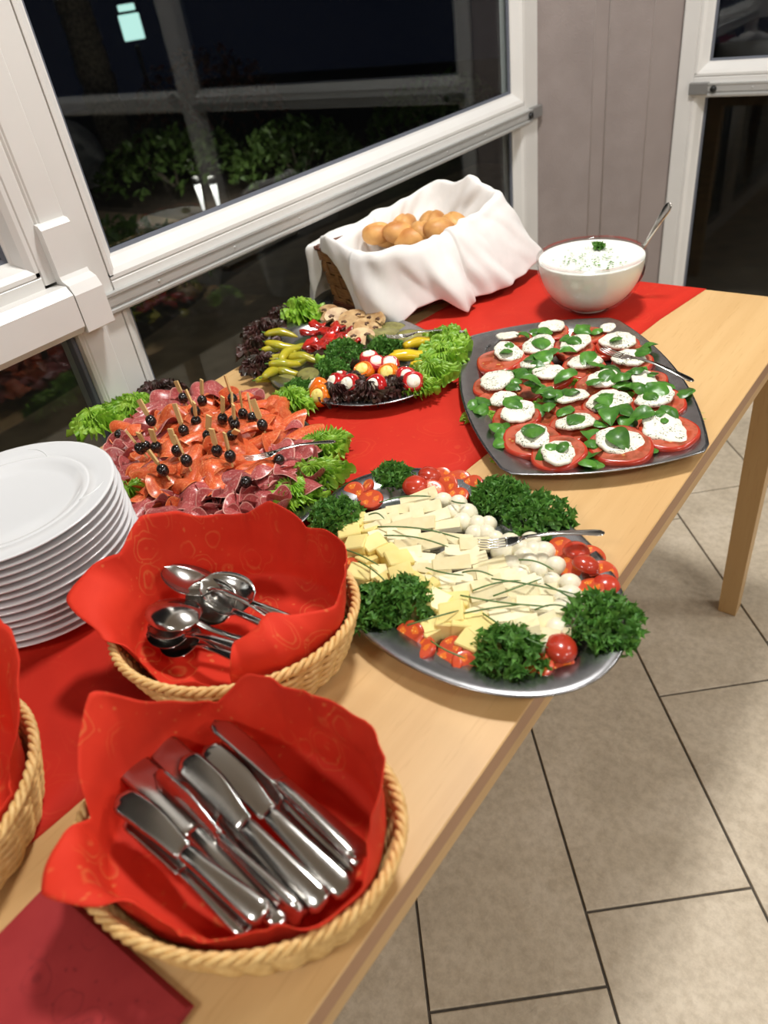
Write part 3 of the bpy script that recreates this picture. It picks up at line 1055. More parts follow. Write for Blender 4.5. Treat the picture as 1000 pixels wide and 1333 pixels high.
kn = [(-0.4038,0.087,0.074),(-0.2493,0.0911,0.062),(-0.3926,0.083,0.06),(-0.2582,0.0807,0.048),(-0.3957,0.1156,0.072),(-0.2299,0.1046,0.058),(-0.3838,0.1363,0.078),(-0.2226,0.1196,0.058),(-0.3754,0.1532,0.078),(-0.2145,0.1359,0.058),(-0.373,0.1664,0.07),(-0.2207,0.1464,0.05),(-0.3828,0.1726,0.084),(-0.2178,0.1586,0.066),(-0.359,0.1709,0.066),(-0.2214,0.1551,0.054),(-0.4372,0.112,0.066),(-0.2397,0.1005,0.05),(-0.4264,0.1378,0.064),(-0.2328,0.1147,0.05)]
rolls = [0.20, -0.25, 1.05, 0.35, 0.12, 0.9, -0.55, 0.5, -0.15, 0.3]
for i in range(10):
    cutlery('table_knife', ['one-piece steel table knife with broad mirror blade lying in the red-lined basket', 'steel table knife half hidden under the others in the red-lined basket'][i in (1, 5, 7, 8, 9)], 'knife', KP, up(kn[2 * i], 0), up(kn[2 * i + 1], 0), KL, rolls[i], 'knives in the basket')
sp = [(-0.5608,0.2362,0.07),(-0.4199,0.2705,0.062),(-0.5791,0.2771,0.084),(-0.4306,0.3026,0.05),(-0.533,0.2862,0.078),(-0.4299,0.3058,0.056),(-0.5471,0.2747,0.068),(-0.4266,0.29,0.055),(-0.5522,0.2249,0.056),(-0.4173,0.2536,0.068),(-0.5637,0.2373,0.05),(-0.4126,0.2405,0.066),(-0.5413,0.23,0.046),(-0.4337,0.2383,0.064)]
srol = [math.pi * 0.97, -0.25, 0.25, 0.5, 0.1, -0.2, 0.15]
slab = ['steel tablespoon turned over, its bulging back uppermost in the red-lined basket', 'steel tablespoon leaning against the red napkin with its bowl raised', 'steel tablespoon with shiny open bowl facing up in the basket', 'steel tablespoon half hidden behind the turned-over spoon', 'steel tablespoon at the bottom of the spoon pile', 'steel tablespoon at the bottom of the spoon pile', 'steel tablespoon at the bottom of the spoon pile']
for i in range(7):
    cutlery('tablespoon', slab[i], 'spoon', SP, up(sp[2 * i], 0), up(sp[2 * i + 1], 0), SL, srol[i], 'spoons in the basket', 0.82 if i > 3 else 0.97)
fk = [(-0.3392,0.503,0.044),(-0.2306,0.5809,0.046),(-0.4117,0.9768,0.052),(-0.2664,0.9566,0.036),(-0.6863,0.4881,0.062),(-0.6242,0.5978,0.044),(-0.7522,0.8819,0.056),(-0.6626,0.9865,0.036)]
for i, l in enumerate(['steel serving fork resting on the cheese pieces', 'steel serving fork resting on the tomato and mozzarella tray', 'steel serving fork resting on the salami platter', 'steel serving fork resting on the grilled vegetables']):
    cutlery('serving_fork', l, 'fork', FP, up(fk[2 * i], 0), up(fk[2 * i + 1], 0), FL, 0.0, 'serving forks on the platters')


# ------------------------------------------------------------------ food materials
M['tomato_skin'] = pmat('tomato_skin', (192, 64, 42), (176, 48, 30), 40, 0.22, rnd=0.1, coat=0.3)
def m_cut_tomato(name, flesh, pulp, seed, R, nch, dress=False):
    """cut face of a tomato: flesh ring, wet pulp chambers with pale seeds round a paler core"""
    m, nt, b = new_mat(name)
    v = coords(nt, 'Object')
    oi = nt.nodes.new('ShaderNodeObjectInfo')
    ad = nt.nodes.new('ShaderNodeVectorMath'); ad.operation = 'ADD'
    nt.links.new(v, ad.inputs[0]); nt.links.new(oi.outputs['Location'], ad.inputs[1]); w = ad.outputs[0]
    sx = nt.nodes.new('ShaderNodeVectorMath'); sx.operation = 'MULTIPLY'; nt.links.new(v, sx.inputs[0]); sx.inputs[1].default_value = (1 / R, 1 / R, 0)
    ln = nd(nt, 'ShaderNodeVectorMath', operation='LENGTH'); nt.links.new(sx.outputs[0], ln.inputs[0])
    sp = nt.nodes.new('ShaderNodeSeparateXYZ'); nt.links.new(sx.outputs[0], sp.inputs[0])
    at2 = nd(nt, 'ShaderNodeMath', operation='ARCTAN2'); nt.links.new(sp.outputs[1], at2.inputs[0]); nt.links.new(sp.outputs[0], at2.inputs[1])
    mu = nd(nt, 'ShaderNodeMath', operation='MULTIPLY'); nt.links.new(at2.outputs[0], mu.inputs[0]); mu.inputs[1].default_value = nch
    sn = nd(nt, 'ShaderNodeMath', operation='SINE'); nt.links.new(mu.outputs[0], sn.inputs[0])
    ch = ramp(nt, sn.outputs[0], [(0.0, (0, 0, 0, 1)), (0.25, (1, 1, 1, 1))])
    ring = ramp(nt, ln.outputs['Value'], [(0.26, (0, 0, 0, 1)), (0.34, (1, 1, 1, 1)), (0.70, (1, 1, 1, 1)), (0.78, (0, 0, 0, 1))])
    g = mixc(nt, 1.0, ch, ring, 'MULTIPLY')
    f = noise(nt, w, 2.2 / R, 3, 0.6, 0.5)
    c = mixc(nt, g, mixc(nt, f, lin(flesh), lin(tuple(q * 0.86 for q in flesh))), lin(pulp))
    vo = nt.nodes.new('ShaderNodeTexVoronoi'); vo.inputs['Scale'].default_value = 5.0 / R; nt.links.new(w, vo.inputs['Vector'])
    sd = ramp(nt, vo.outputs['Distance'], [(0.20, (1, 1, 1, 1)), (0.32, (0, 0, 0, 1))])
    sd = mixc(nt, 1.0, sd, g, 'MULTIPLY')
    c = mixc(nt, sd, c, lin(seed))
    if dress:
        h = ramp(nt, noise(nt, w, 45, 4, 0.65), [(0.48, (0, 0, 0, 1)), (0.66, (0.75, 0.75, 0.75, 1))])
        c = mixc(nt, h, c, lin((112, 62, 34)))
    nt.links.new(c, b.inputs['Base Color'])
    b.inputs['Roughness'].default_value = 0.22
    bump(nt, b, f, 0.25, 0.001)
    return m
M['tomato_cut'] = m_cut_tomato('tomato_cut', (204, 104, 78), (176, 74, 46), (206, 150, 84), 0.0345, 5, True)
M['cherry_cut'] = m_cut_tomato('cherry_tomato_cut', (214, 84, 50), (226, 118, 46), (244, 196, 104), 0.0125, 3)
M['mozz'] = pmat('mozzarella', (236, 230, 206), (230, 222, 194), 60, 0.35, sss=0.15, bstr=0.2, bscale=90)
def m_herbed():
    m, nt, b = new_mat('mozzarella_with_pesto')
    v = coords(nt, 'Object')
    oi = nt.nodes.new('ShaderNodeObjectInfo')
    ad = nt.nodes.new('ShaderNodeVectorMath'); ad.operation = 'ADD'
    nt.links.new(v, ad.inputs[0]); nt.links.new(oi.outputs['Location'], ad.inputs[1]); v = ad.outputs[0]
    f = noise(nt, v, 420, 2, 0.6)
    k = noise(nt, v, 55, 2)
    a = ramp(nt, f, [(0.56, (0, 0, 0, 1)), (0.62, (1, 1, 1, 1))])
    c = ramp(nt, k, [(0.42, (0, 0, 0, 1)), (0.55, (1, 1, 1, 1))])
    g = mixc(nt, 1.0, a, c, 'MULTIPLY')
    nt.links.new(mixc(nt, g, lin((243, 238, 220)), lin((58, 74, 26))), b.inputs['Base Color'])
    b.inputs['Roughness'].default_value = 0.35
    return m
M['mozz_herb'] = m_herbed()
M['basil'] = pmat('basil_leaf', (88, 142, 50), (60, 112, 38), 70, 0.33, rnd=0.22, bstr=0.3, bscale=160, trans=0.15)
M['parsley'] = pmat('parsley_leaf', (112, 164, 70), (76, 130, 50), 120, 0.5, trans=0.3)
M['stem'] = pmat('herb_stem', (96, 140, 60), None, rough=0.45)
M['chive'] = pmat('chive', (70, 104, 54), (88, 122, 62), 90, 0.4, rnd=0.15)
M['lettuce'] = pmat('green_lettuce', (170, 208, 74), (126, 180, 48), 60, 0.42, rnd=0.12, trans=0.25)
M['lollo'] = pmat('dark_red_lettuce', (78, 40, 38), (54, 44, 30), 60, 0.38, rnd=0.15, trans=0.1)
M['gouda'] = pmat('yellow_cheese', (240, 222, 146), (236, 214, 134), 40, 0.4, rnd=0.05, sss=0.1)
M['brie'] = pmat('soft_cheese', (236, 225, 184), (230, 216, 168), 70, 0.45, rnd=0.04, bstr=0.2, bscale=120)
M['rind'] = pmat('white_rind', (240, 234, 212), (230, 222, 196), 130, 0.8, bstr=0.4, bscale=300)
M['olive'] = pmat('black_olive', (26, 20, 20), (34, 26, 24), 60, 0.14, coat=0.4)
M['pick'] = pmat('bamboo_pick', (224, 192, 132), (212, 176, 112), 60, 0.5, stretch=(1, 1, 0.1), rnd=0.06)
def m_slice(name, meat, meat2, fat, fat_amt, edge):
    m, nt, b = new_mat(name)
    v = coords(nt, 'UV')
    oi = nt.nodes.new('ShaderNodeObjectInfo')
    ad = nt.nodes.new('ShaderNodeVectorMath'); ad.operation = 'ADD'
    nt.links.new(v, ad.inputs[0]); nt.links.new(oi.outputs['Location'], ad.inputs[1]); w = ad.outputs[0]
    f = noise(nt, w, 3.0, 3, 0.6)
    c = ramp(nt, f, [(0.35, lin(meat)), (0.65, lin(meat2))])
    g = noise(nt, w, 11, 3, 0.65, 0.6)
    fr = ramp(nt, g, [(fat_amt, (0, 0, 0, 1)), (fat_amt + 0.07, (1, 1, 1, 1))])
    sm = nd(nt, 'ShaderNodeMath', operation='MULTIPLY'); nt.links.new(fr, sm.inputs[0]); sm.inputs[1].default_value = 0.7
    c = mixc(nt, sm.outputs[0], c, lin(fat))
    ln = nd(nt, 'ShaderNodeVectorMath', operation='LENGTH'); nt.links.new(v, ln.inputs[0])
    e = ramp(nt, ln.outputs['Value'], [(0.93, (0, 0, 0, 1)), (0.965, (1, 1, 1, 1))])
    c = mixc(nt, e, c, lin(edge))
    hs = nt.nodes.new('ShaderNodeHueSaturation')
    mr = nt.nodes.new('ShaderNodeMapRange'); mr.inputs[3].default_value = 0.85; mr.inputs[4].default_value = 1.15
    nt.links.new(oi.outputs['Random'], mr.inputs[0]); nt.links.new(mr.outputs[0], hs.inputs['Value']); nt.links.new(c, hs.inputs['Color'])
    nt.links.new(hs.outputs[0], b.inputs['Base Color'])
    b.inputs['Roughness'].default_value = 0.28
    b.inputs['Subsurface Weight'].default_value = 0.0
    bump(nt, b, g, 0.25, 0.0008)
    return m
M['salami'] = m_slice('salami', (158, 66, 66), (178, 86, 84), (214, 160, 150), 0.56, (214, 158, 146))
M['pepperoni'] = m_slice('paprika_salami', (196, 76, 40), (212, 98, 52), (234, 152, 104), 0.55, (222, 130, 80))
M['pepper_yg'] = pmat('pickled_green_pepper', (186, 170, 38), (160, 158, 40), 40, 0.25, rnd=0.12, coat=0.3)
M['pepper_y'] = pmat('yellow_pepper', (226, 190, 30), (206, 176, 36), 40, 0.22, rnd=0.06, coat=0.3)
M['roast'] = pmat('roasted_red_pepper', (200, 40, 28), (112, 22, 20), 60, 0.2, rnd=0.15, coat=0.5, lo=0.4, hi=0.75)
M['mushroom'] = pmat('fried_mushroom', (214, 182, 132), (168, 126, 80), 70, 0.4, rnd=0.1)
M['gill'] = pmat('mushroom_gill', (96, 66, 44), None, rough=0.6)
M['zucchini'] = pmat('grilled_courgette', (150, 146, 84), (118, 112, 60), 80, 0.32, rnd=0.1)
M['zskin'] = pmat('courgette_skin', (50, 66, 28), (36, 50, 22), 60, 0.35)
M['cherryred'] = pmat('red_cherry_pepper', (196, 30, 30), (172, 22, 26), 40, 0.15, rnd=0.1, coat=0.5)
M['cherryorange'] = pmat('orange_cherry_pepper', (238, 128, 20), (228, 108, 18), 40, 0.15, rnd=0.05, coat=0.5)
M['cream'] = pmat('cream_filling', (246, 242, 228), (238, 228, 196), 90, 0.5, bstr=0.5, bscale=160)
M['creamy'] = pmat('yellow_filling', (244, 226, 130), (240, 210, 90), 90, 0.45, bstr=0.5, bscale=160)
M['bread'] = pmat('roll_crust', (222, 168, 98), (186, 122, 62), 22, 0.5, rnd=0.1, bstr=0.2, bscale=80)
M['yog'] = pmat('yoghurt_dip', (243, 243, 236), (238, 239, 230), 40, 0.3, bstr=0.35, bscale=45, bdist=0.003)

RD = random.Random(17)
def rrot(tilt=0.15):
    return (RD.uniform(-tilt, tilt), RD.uniform(-tilt, tilt), RD.uniform(0, 6.283))
def at(p, dz=0.0):
    return (p[0], p[1], TT + p[2] + dz)

# ------------------------------------------------------------------ leafy things
def lettuce_mesh(L, Wd, seed, mat, layers=4, nu=230, nv=9, H=0.02):
    """frilly leaf: fans with tightly curled margins stacked on each other"""
    r = random.Random(seed)
    V, F = [], []
    for ly in range(layers):
        b0 = len(V)
        ph = [r.uniform(0, 6.28) for _ in range(8)]
        k1, k2, k3 = r.uniform(20, 26), r.uniform(44, 56), r.uniform(5, 8)
        sc = 1 - 0.20 * ly
        cx, cy = r.uniform(-0.06, 0.06) * L, r.uniform(-0.06, 0.06) * Wd
        for i in range(nu):
            u = i / (nu - 1)
            a = -2.9 + 5.8 * u
            ex = 1 + 0.09 * math.sin(k3 * a + ph[0]) + 0.05 * math.sin(13 * a + ph[6])
            for j in range(nv):
                v = j / (nv - 1)
                rr = (0.10 + 0.90 * v) * sc * ex
                ruf = v ** 1.2
                da = ruf * 0.05 * math.sin(k2 * a + ph[1] + 2 * v) + ruf * 0.05 * math.sin(k1 * a + ph[7])
                x = rr * math.cos(a + da) * L * 0.5
                y = rr * math.sin(a + da) * Wd * 0.5
                z = H * (0.40 + 0.26 * ly) * (1 - 0.45 * v * v) + ruf * H * (0.26 * math.sin(k1 * a + ph[2]) + 0.20 * math.sin(k2 * a + ph[3] + 4 * v) + 0.16)
                rad = ruf * (0.0030 * math.sin(k1 * a + ph[4] + 1.2) + 0.0026 * math.sin(k2 * a + ph[5] + 3 * v))
                V.append((x + rad * math.cos(a) + cx, y + rad * math.sin(a) + cy, max(z, 0.0005)))
        F += [tuple(b0 + q for q in f) for f in grid_faces(nu, nv)]
    return mk('lettuce_leaf', V, F, M[mat])
def lettuce(label, p, L, Wd, deg, seed, mat='lettuce', H=0.02, tilt=(0, 0), grp='lettuce leaves on the platters'):
    o = ob('lettuce_leaf', lettuce_mesh(L, Wd, seed, mat, H=H), None, at(p), (tilt[0], tilt[1], math.radians(deg)))
    return tag(o, label, 'lettuce', grp)

def parsley(label, p, R, H, seed, n=170, grp='parsley bunches'):
    r = random.Random(seed)
    t = thing('parsley_bunch', label, 'parsley', at(p), (0, 0, 0), grp)
    V, F = [], []
    for i in range(n):
        a, q = r.uniform(0, 6.283), math.sqrt(r.random())
        cx, cy = R[0] * q * math.cos(a), R[1] * q * math.sin(a)
        cz = H * (0.25 + 0.75 * math.sqrt(max(0, 1 - q * q)) * r.uniform(0.55, 1.0))
        s = r.uniform(0.0062, 0.0105)
        d = Vector((r.uniform(-1, 1), r.uniform(-1, 1), r.uniform(0.1, 1.2))).normalized()
        e = d.orthogonal().normalized()
        e.rotate(Matrix.Rotation(r.uniform(0, 6.28), 3, d))
        f = d.cross(e)
        b0 = len(V)
        c = Vector((cx, cy, cz))
        V.append(tuple(c - d * s * 0.25))
        m = 9
        for k in range(m):
            th = 2 * math.pi * k / m
            rad = s * (0.62 + 0.38 * math.cos(3 * th)) * r.uniform(0.85, 1.15)
            w = c + e * rad * math.cos(th) + f * rad * math.sin(th) + d * s * 0.42 * (1 if k % 2 else -0.5)
            V.append((w.x, w.y, max(w.z, 0.0006)))
        for k in range(m):
            F.append((b0, b0 + 1 + k, b0 + 1 + (k + 1) % m))
    o = ob('foliage', mk('foliage', V, F, M['parsley']), t)
    o['kind'] = 'stuff'
    for i in range(3):
        a = r.uniform(0, 6.283)
        P = [(0.1 * R[0] * math.cos(a), 0.1 * R[1] * math.sin(a), H * 0.35), (0.7 * R[0] * math.cos(a), 0.7 * R[1] * math.sin(a), H * 0.30), (1.12 * R[0] * math.cos(a + 0.15), 1.12 * R[1] * math.sin(a + 0.15), H * 0.14 + 0.001)]
        ob('stem', MB().tube(P, 0.0008, 5).mesh('stem', M['stem']), t)
    return t

def leaf_mesh(L, Wd, cup, curl, seed):
    """ovate basil leaf, cupped, with raised midrib and side veins"""
    r = random.Random(seed)
    n, m = 11, 9
    V = []
    for i in range(n):
        u = i / (n - 1)
        w = Wd / 2 * (math.sin(math.pi * min(1, u ** 0.80)) ** 0.75) * (1 - 0.15 * u) + 0.0003
        for j in range(m):
            v = 2 * j / (m - 1) - 1
            x = L * (u - 0.5)
            z = cup * (v * v) * w * 1.0 - curl * (u - 0.4) ** 2 * L + 0.0010 * math.sin(5.5 * math.pi * (u + 0.15 * abs(v))) * (1 - abs(v)) * min(1, abs(v) * 3) - 0.0006 * math.exp(-(v * 6) ** 2)
            V.append((x, v * w, z + 0.0015 * r.uniform(-0.4, 0.4)))
    return mk('basil_leaf', V, grid_faces(n, m), M['basil'])
basil_me = [leaf_mesh(0.034, 0.027, c, k, s) for s, (c, k) in enumerate(((-0.35, 0.5), (-0.5, 0.8), (-0.3, 0.3), (0.25, 0.6), (-0.6, 0.4)))]

# ------------------------------------------------------------------ tomato and mozzarella tray
tom = [(-0.5659,0.9394,0.022),(-0.5302,0.9926,0.022),(-0.4778,1.0231,0.022),(-0.4194,1.0606,0.022),(-0.5319,0.8623,0.022),(-0.5048,0.9408,0.022),(-0.465,0.9169,0.022),(-0.4355,0.9692,0.022),(-0.3735,1.0081,0.022),(-0.3906,0.9229,0.022),(-0.3334,0.9598,0.022),(-0.4065,0.8593,0.022),(-0.3514,0.8684,0.022),(-0.2972,0.9078,0.022),(-0.4558,0.7946,0.022),(-0.5066,0.8229,0.022),(-0.4076,0.7482,0.022),(-0.3691,0.805,0.022),(-0.3585,0.7292,0.026),(-0.2954,0.7778,0.026),(-0.2547,0.8336,0.026),(-0.5395,1.0715,0.022),(-0.4782,1.0786,0.022),(-0.5791,1.0194,0.022),(-0.3916,1.0425,0.022),(-0.4915,0.8769,0.015),(-0.4288,0.8202,0.015),(-0.3473,0.828,0.015),(-0.3096,0.8708,0.015),(-0.447,0.9261,0.015),(-0.3608,0.9335,0.015),(-0.5288,0.9368,0.015),(-0.4086,0.8256,0.015),(-0.4461,1.0466,0.015)]
rt_ = [1.15, .95, .95, 1, 1, .9, .95, 1, .9, 1, .9, .95, 1.05, 1.1, 1, .8, 1.15, 1.1, 1.05, 1.2, 1.1,   .8, .85, .8, .8] + [0.9] * 9
def tomato_slice_mesh(R, th, seed):
    r = random.Random(seed)
    ph = r.uniform(0, 6.28)
    n = 36
    V, F, MI = [], [], []
    prof = [(0, th / 2), (0.5, th / 2), (0.90, th / 2), (0.965, th * 0.46), (1.0, th * 0.2), (1.0, -th * 0.2), (0.965, -th * 0.46), (0.5, -th / 2), (0, -th / 2)]
    V, F = lathe(prof, n)
    V2 = []
    for x, y, z in V:
        a = math.atan2(y, x)
        k = 1 + 0.035 * math.sin(3 * a + ph) + 0.02 * math.sin(5 * a + 2 * ph)
        V2.append((x * R * k, y * R * k, z))
    for f in F:
        q = sum(math.hypot(V[i][0], V[i][1]) for i in f) / len(f)
        MI.append(1 if q > 0.93 else 0)
    return mk('tomato_slice', V2, F, [M['tomato_cut'], M['tomato_skin']], True, MI)
tom_me = [tomato_slice_mesh(0.0345, 0.0105, s) for s in range(4)]
trr = random.Random(4)
camdir = Vector((0.0, -1.0, 0))
tz = []
for i, p in enumerate(tom):
    tl = trr.uniform(0.04, 0.14)
    o = ob('tomato_slice', tom_me[i % 4], None, at(p, -0.004), (tl, trr.uniform(-0.08, 0.10), trr.uniform(-0.5, 0.5)), rt_[i])
    if i == 20:
        tag(o, 'tomato slice at the tray corner under a square white cheese piece', 'tomato', 'tomato slices on the tray')
    else:
        tag(o, 'round red tomato slice under white mozzarella on the steel tray', 'tomato', 'tomato slices on the tray')
moz = [(-0.5614,0.9572,0.03),(-0.5282,0.9999,0.03),(-0.4767,1.0248,0.03),(-0.4184,1.0571,0.03),(-0.5285,0.8645,0.03),(-0.5014,0.9385,0.03),(-0.4698,0.9181,0.03),(-0.4343,0.9704,0.03),(-0.3792,1.0063,0.03),(-0.3861,0.9291,0.03),(-0.3342,0.951,0.03),(-0.405,0.8638,0.03),(-0.3531,0.8711,0.03),(-0.3019,0.909,0.03),(-0.4509,0.7929,0.03),(-0.491,0.818,0.03),(-0.402,0.7434,0.03),(-0.3683,0.8012,0.03),(-0.3538,0.7233,0.03),(-0.2979,0.7794,0.03),(-0.2614,0.8333,0.03),(-0.5417,1.0729,0.03),(-0.4536,1.0978,0.03),(-0.593,1.011,0.03)]
def mozz_mesh(R, th, seed, square=False, mat='mozz_herb'):
    r = random.Random(seed)
    ph = [r.uniform(0, 6.28) for _ in range(3)]
    V, F = lathe([(0, th / 2), (0.6, th / 2), (0.93, th * 0.42), (1, 0.1 * th), (1, -0.2 * th), (0.95, -th / 2), (0, -th / 2)], 30)
    V2 = []
    for x, y, z in V:
        a = math.atan2(y, x)
        k = 1 + 0.12 * math.sin(2 * a + ph[0]) + 0.06 * math.sin(3 * a + ph[1]) + 0.04 * math.sin(9 * a + ph[2])
        if square:
            k *= 1 / (abs(math.cos(a)) ** 6 + abs(math.sin(a)) ** 6) ** (1 / 6) * 0.92
        q = math.hypot(x, y)
        V2.append((x * R * k, y * R * k, z + 0.0006 * math.sin(7 * q + 3 * a + ph[0])))
    return mk('mozzarella_slice', V2, F, M[mat])
moz_me = [mozz_mesh(0.0250, 0.006, s) for s in range(5)]
moz_sq = mozz_mesh(0.027, 0.006, 9, True)
rm_ = [1, 1.05, .95, 1.05, 1.1, .9, .85, .95, .9, .9, .8, .85, 1.1, 1.1, .95, .7, 1, 1, 1, 1.1, 1.05, .85, .5, .7]
for i, p in enumerate(moz):
    o = ob('mozzarella_slice', moz_sq if i == 20 else moz_me[i % 5], None, at(p, 0.000), (trr.uniform(0.06, 0.18), trr.uniform(-0.1, 0.12), trr.uniform(0, 0.5) if i == 20 else trr.uniform(0, 6.28)), rm_[i])
    if i == 20:
        tag(o, 'square-cut white cheese slice with no basil on it at the tray corner', 'cheese', 'mozzarella slices on the tray')
    else:
        tag(o, 'white mozzarella slice sprinkled with herbs on a tomato slice', 'cheese', 'mozzarella slices on the tray')
bas = [(-0.56,0.9497,0.037),(-0.5224,0.9989,0.037),(-0.482,1.0263,0.037),(-0.4199,1.05,0.037),(-0.4951,0.9469,0.037),(-0.4679,0.9802,0.037),(-0.4271,0.9714,0.037),(-0.4425,0.9145,0.037),(-0.53,0.8931,0.03),(-0.4952,0.8556,0.03),(-0.471,0.87,0.037),(-0.4634,0.871,0.03),(-0.4341,0.8489,0.037),(-0.4271,0.8541,0.03),(-0.4091,0.8678,0.037),(-0.3888,0.905,0.037),(-0.3667,0.9351,0.037),(-0.3876,0.9584,0.03),(-0.3549,0.8679,0.037),(-0.3536,0.8516,0.034),(-0.2999,0.9112,0.037),(-0.325,0.9176,0.037),(-0.4636,0.802,0.037),(-0.5177,0.81,0.024),(-0.5086,0.7916,0.024),(-0.4509,0.7382,0.022),(-0.4033,0.7473,0.037),(-0.3655,0.8001,0.037),(-0.3315,0.8249,0.037),(-0.3193,0.8485,0.037),(-0.3086,0.8322,0.03),(-0.2939,0.8399,0.037),(-0.2797,0.8499,0.037),(-0.2642,0.8605,0.037),(-0.3555,0.7297,0.037),(-0.2963,0.7729,0.037),(-0.3333,0.7498,0.026),(-0.3177,0.7309,0.024),(-0.3267,0.7657,0.03),(-0.3673,1.0181,0.037),(-0.3721,1.0461,0.03),(-0.5698,1.0198,0.03),(-0.5596,1.048,0.03),(-0.5401,1.0457,0.037),(-0.4886,1.0817,0.03),(-0.4662,1.0847,0.03),(-0.4924,0.9176,0.03),(-0.4893,0.981,0.03),(-0.3331,0.9665,0.03),(-0.3013,0.9487,0.03),(-0.2786,0.935,0.026),(-0.3396,0.8132,0.028),(-0.4654,0.7529,0.022),(-0.4399,0.7224,0.022),(-0.4266,0.8307,0.028),(-0.3547,0.9595,0.037),(-0.3098,0.7331,0.022),(-0.5067,0.8974,0.03),(-0.3429,0.9147,0.03),(-0.3972,0.8248,0.028),(-0.2645,0.7902,0.02),(-0.5046,0.8746,0.03)]
rb = random.Random(8)
bas += [(p[0] + rb.uniform(-0.016, 0.016), p[1] + rb.uniform(-0.016, 0.016), p[2] - 0.003) for p in bas[::2]]
for i, p in enumerate(bas):
    big = (i in (1, 6, 18, 26, 27, 35, 4, 7, 16, 20))
    o = ob('basil_leaf', basil_me[rb.randrange(5)], None, at(p, 0.002), (rb.uniform(-0.35, 0.35), rb.uniform(-0.3, 0.3), rb.uniform(0, 6.28)), rb.uniform(1.1, 1.3) if big else rb.uniform(0.8, 1.1))
    if big:
        tag(o, 'large glossy green basil leaf lying on a mozzarella slice', 'basil leaf', 'basil leaves on the tray')
    else:
        tag(o, 'small green basil leaf tucked between the tomato slices', 'basil leaf', 'basil leaves on the tray')
lt = [(-0.5035,0.7953,0.006),(-0.4168,0.7273,0.006),(-0.2693,0.8221,0.006),(-0.3321,0.7953,0.006),(-0.4339,0.9245,0.006),(-0.2755,0.8998,0.006),(-0.4362,0.8495,0.006),(-0.338,0.8563,0.006),(-0.5426,0.9696,0.006),(-0.3382,0.9251,0.006)]
for i, p in enumerate(lt):
    lettuce('pale lettuce leaf peeping out beneath the tomato slices', p, 0.075, 0.055, 40 * i, 60 + i, H=0.010, grp='lettuce under the tomatoes')

# ------------------------------------------------------------------ cheese platter
def half_tomato_mesh(R, seed, L=1.15):
    V, F, MI = [], [], []
    prof = [(0, 0.0), (0.55, 0.03), (0.88, 0.0), (0.96, -0.04), (1.0, -0.15), (0.94, -0.45), (0.75, -0.74), (0.4, -0.94), (0, -1.0)]
    V, F = lathe(prof, 22)
    for f in F:
        z = sum(V[i][2] for i in f) / len(f)
        MI.append(0 if z > -0.035 else 1)
    return mk('cherry_tomato_half', [(x * R * L, y * R, z * R * 0.85) for x, y, z in V], F, [M['cherry_cut'], M['tomato_skin']], True, MI)
ht_me = [half_tomato_mesh(0.0125, s, 1 + 0.1 * s) for s in range(3)]
cts = {'beside the parsley at the end of the cheese platter': [(-0.5488,0.5387,0.022),(-0.5448,0.5553,0.022),(-0.52,0.5384,0.022)],
       'in the cluster between two parsley bunches on the cheese platter': [(-0.4792,0.6102,0.022),(-0.4828,0.5843,0.022),(-0.4609,0.5912,0.022),(-0.4661,0.6202,0.022),(-0.4507,0.6074,0.022),(-0.444,0.6236,0.022),(-0.4219,0.6203,0.022),(-0.4261,0.5934,0.022)],
       'in the cluster beside the fork handle on the cheese platter': [(-0.2716,0.5626,0.022),(-0.2534,0.5627,0.022),(-0.238,0.5679,0.022),(-0.2511,0.5415,0.022),(-0.2342,0.5426,0.026),(-0.2154,0.5477,0.022),(-0.2171,0.5179,0.026),(-0.2059,0.5311,0.018)],
       'along the cheese cubes at the platter edge': [(-0.3425,0.3749,0.02),(-0.3228,0.368,0.02),(-0.2982,0.3826,0.02),(-0.2902,0.3645,0.02),(-0.2709,0.3736,0.02)],
       'between the parsley and the cheese at the broad platter rim': [(-0.2159,0.4057,0.02),(-0.2002,0.4161,0.02),(-0.2064,0.432,0.02)],
       'next to the spoon basket on the cheese platter': [(-0.4932,0.4324,0.02),(-0.4587,0.4255,0.02)]}
k = 0
for where, pts in cts.items():
    for p in pts:
        cut_up = RD.random() < 0.84
        rot = (RD.uniform(0.1, 0.6), RD.uniform(-0.35, 0.35), RD.uniform(-0.6, 0.6)) if cut_up else (math.pi + RD.uniform(-0.4, 0.4), RD.uniform(-0.3, 0.3), RD.uniform(0, 6))
        o = ob('cherry_tomato_half', ht_me[k % 3], None, at(p, 0.0), rot, RD.uniform(1.08, 1.25))
        tag(o, 'halved cherry tomato ' + where, 'tomato', 'cherry tomato halves on the cheese platter')
        k += 1
for i, (p, R, H, l) in enumerate(zip([(-0.525,0.5932,0.006),(-0.5334,0.4866,0.006),(-0.3964,0.3842,0.006),(-0.3708,0.4096,0.006),(-0.3786,0.6197,0.006),(-0.3201,0.6028,0.006),(-0.2442,0.4039,0.006),(-0.1877,0.4812,0.006)],
        [(0.030, 0.022), (0.034, 0.034), (0.034, 0.034), (0.034, 0.032), (0.036, 0.034), (0.042, 0.040), (0.036, 0.032), (0.040, 0.036)],
        [0.030, 0.036, 0.036, 0.040, 0.032, 0.036, 0.038, 0.042],
        ['small parsley bunch between two groups of tomato halves', 'parsley bunch beside the yellow cheese at the platter end', 'parsley bunch next to the spoon basket', 'parsley bunch leaning on the yellow cheese cubes', 'parsley bunch beside the cluster of tomatoes and the white cheese balls', 'broad parsley bunch beside the fork on the cheese platter', 'parsley bunch between tomato halves at the broad platter rim', 'parsley bunch hanging over the platter rim above the table edge'])):
    parsley(l, p, R, H, 100 + i, 230 if i in (4, 5) else 190)

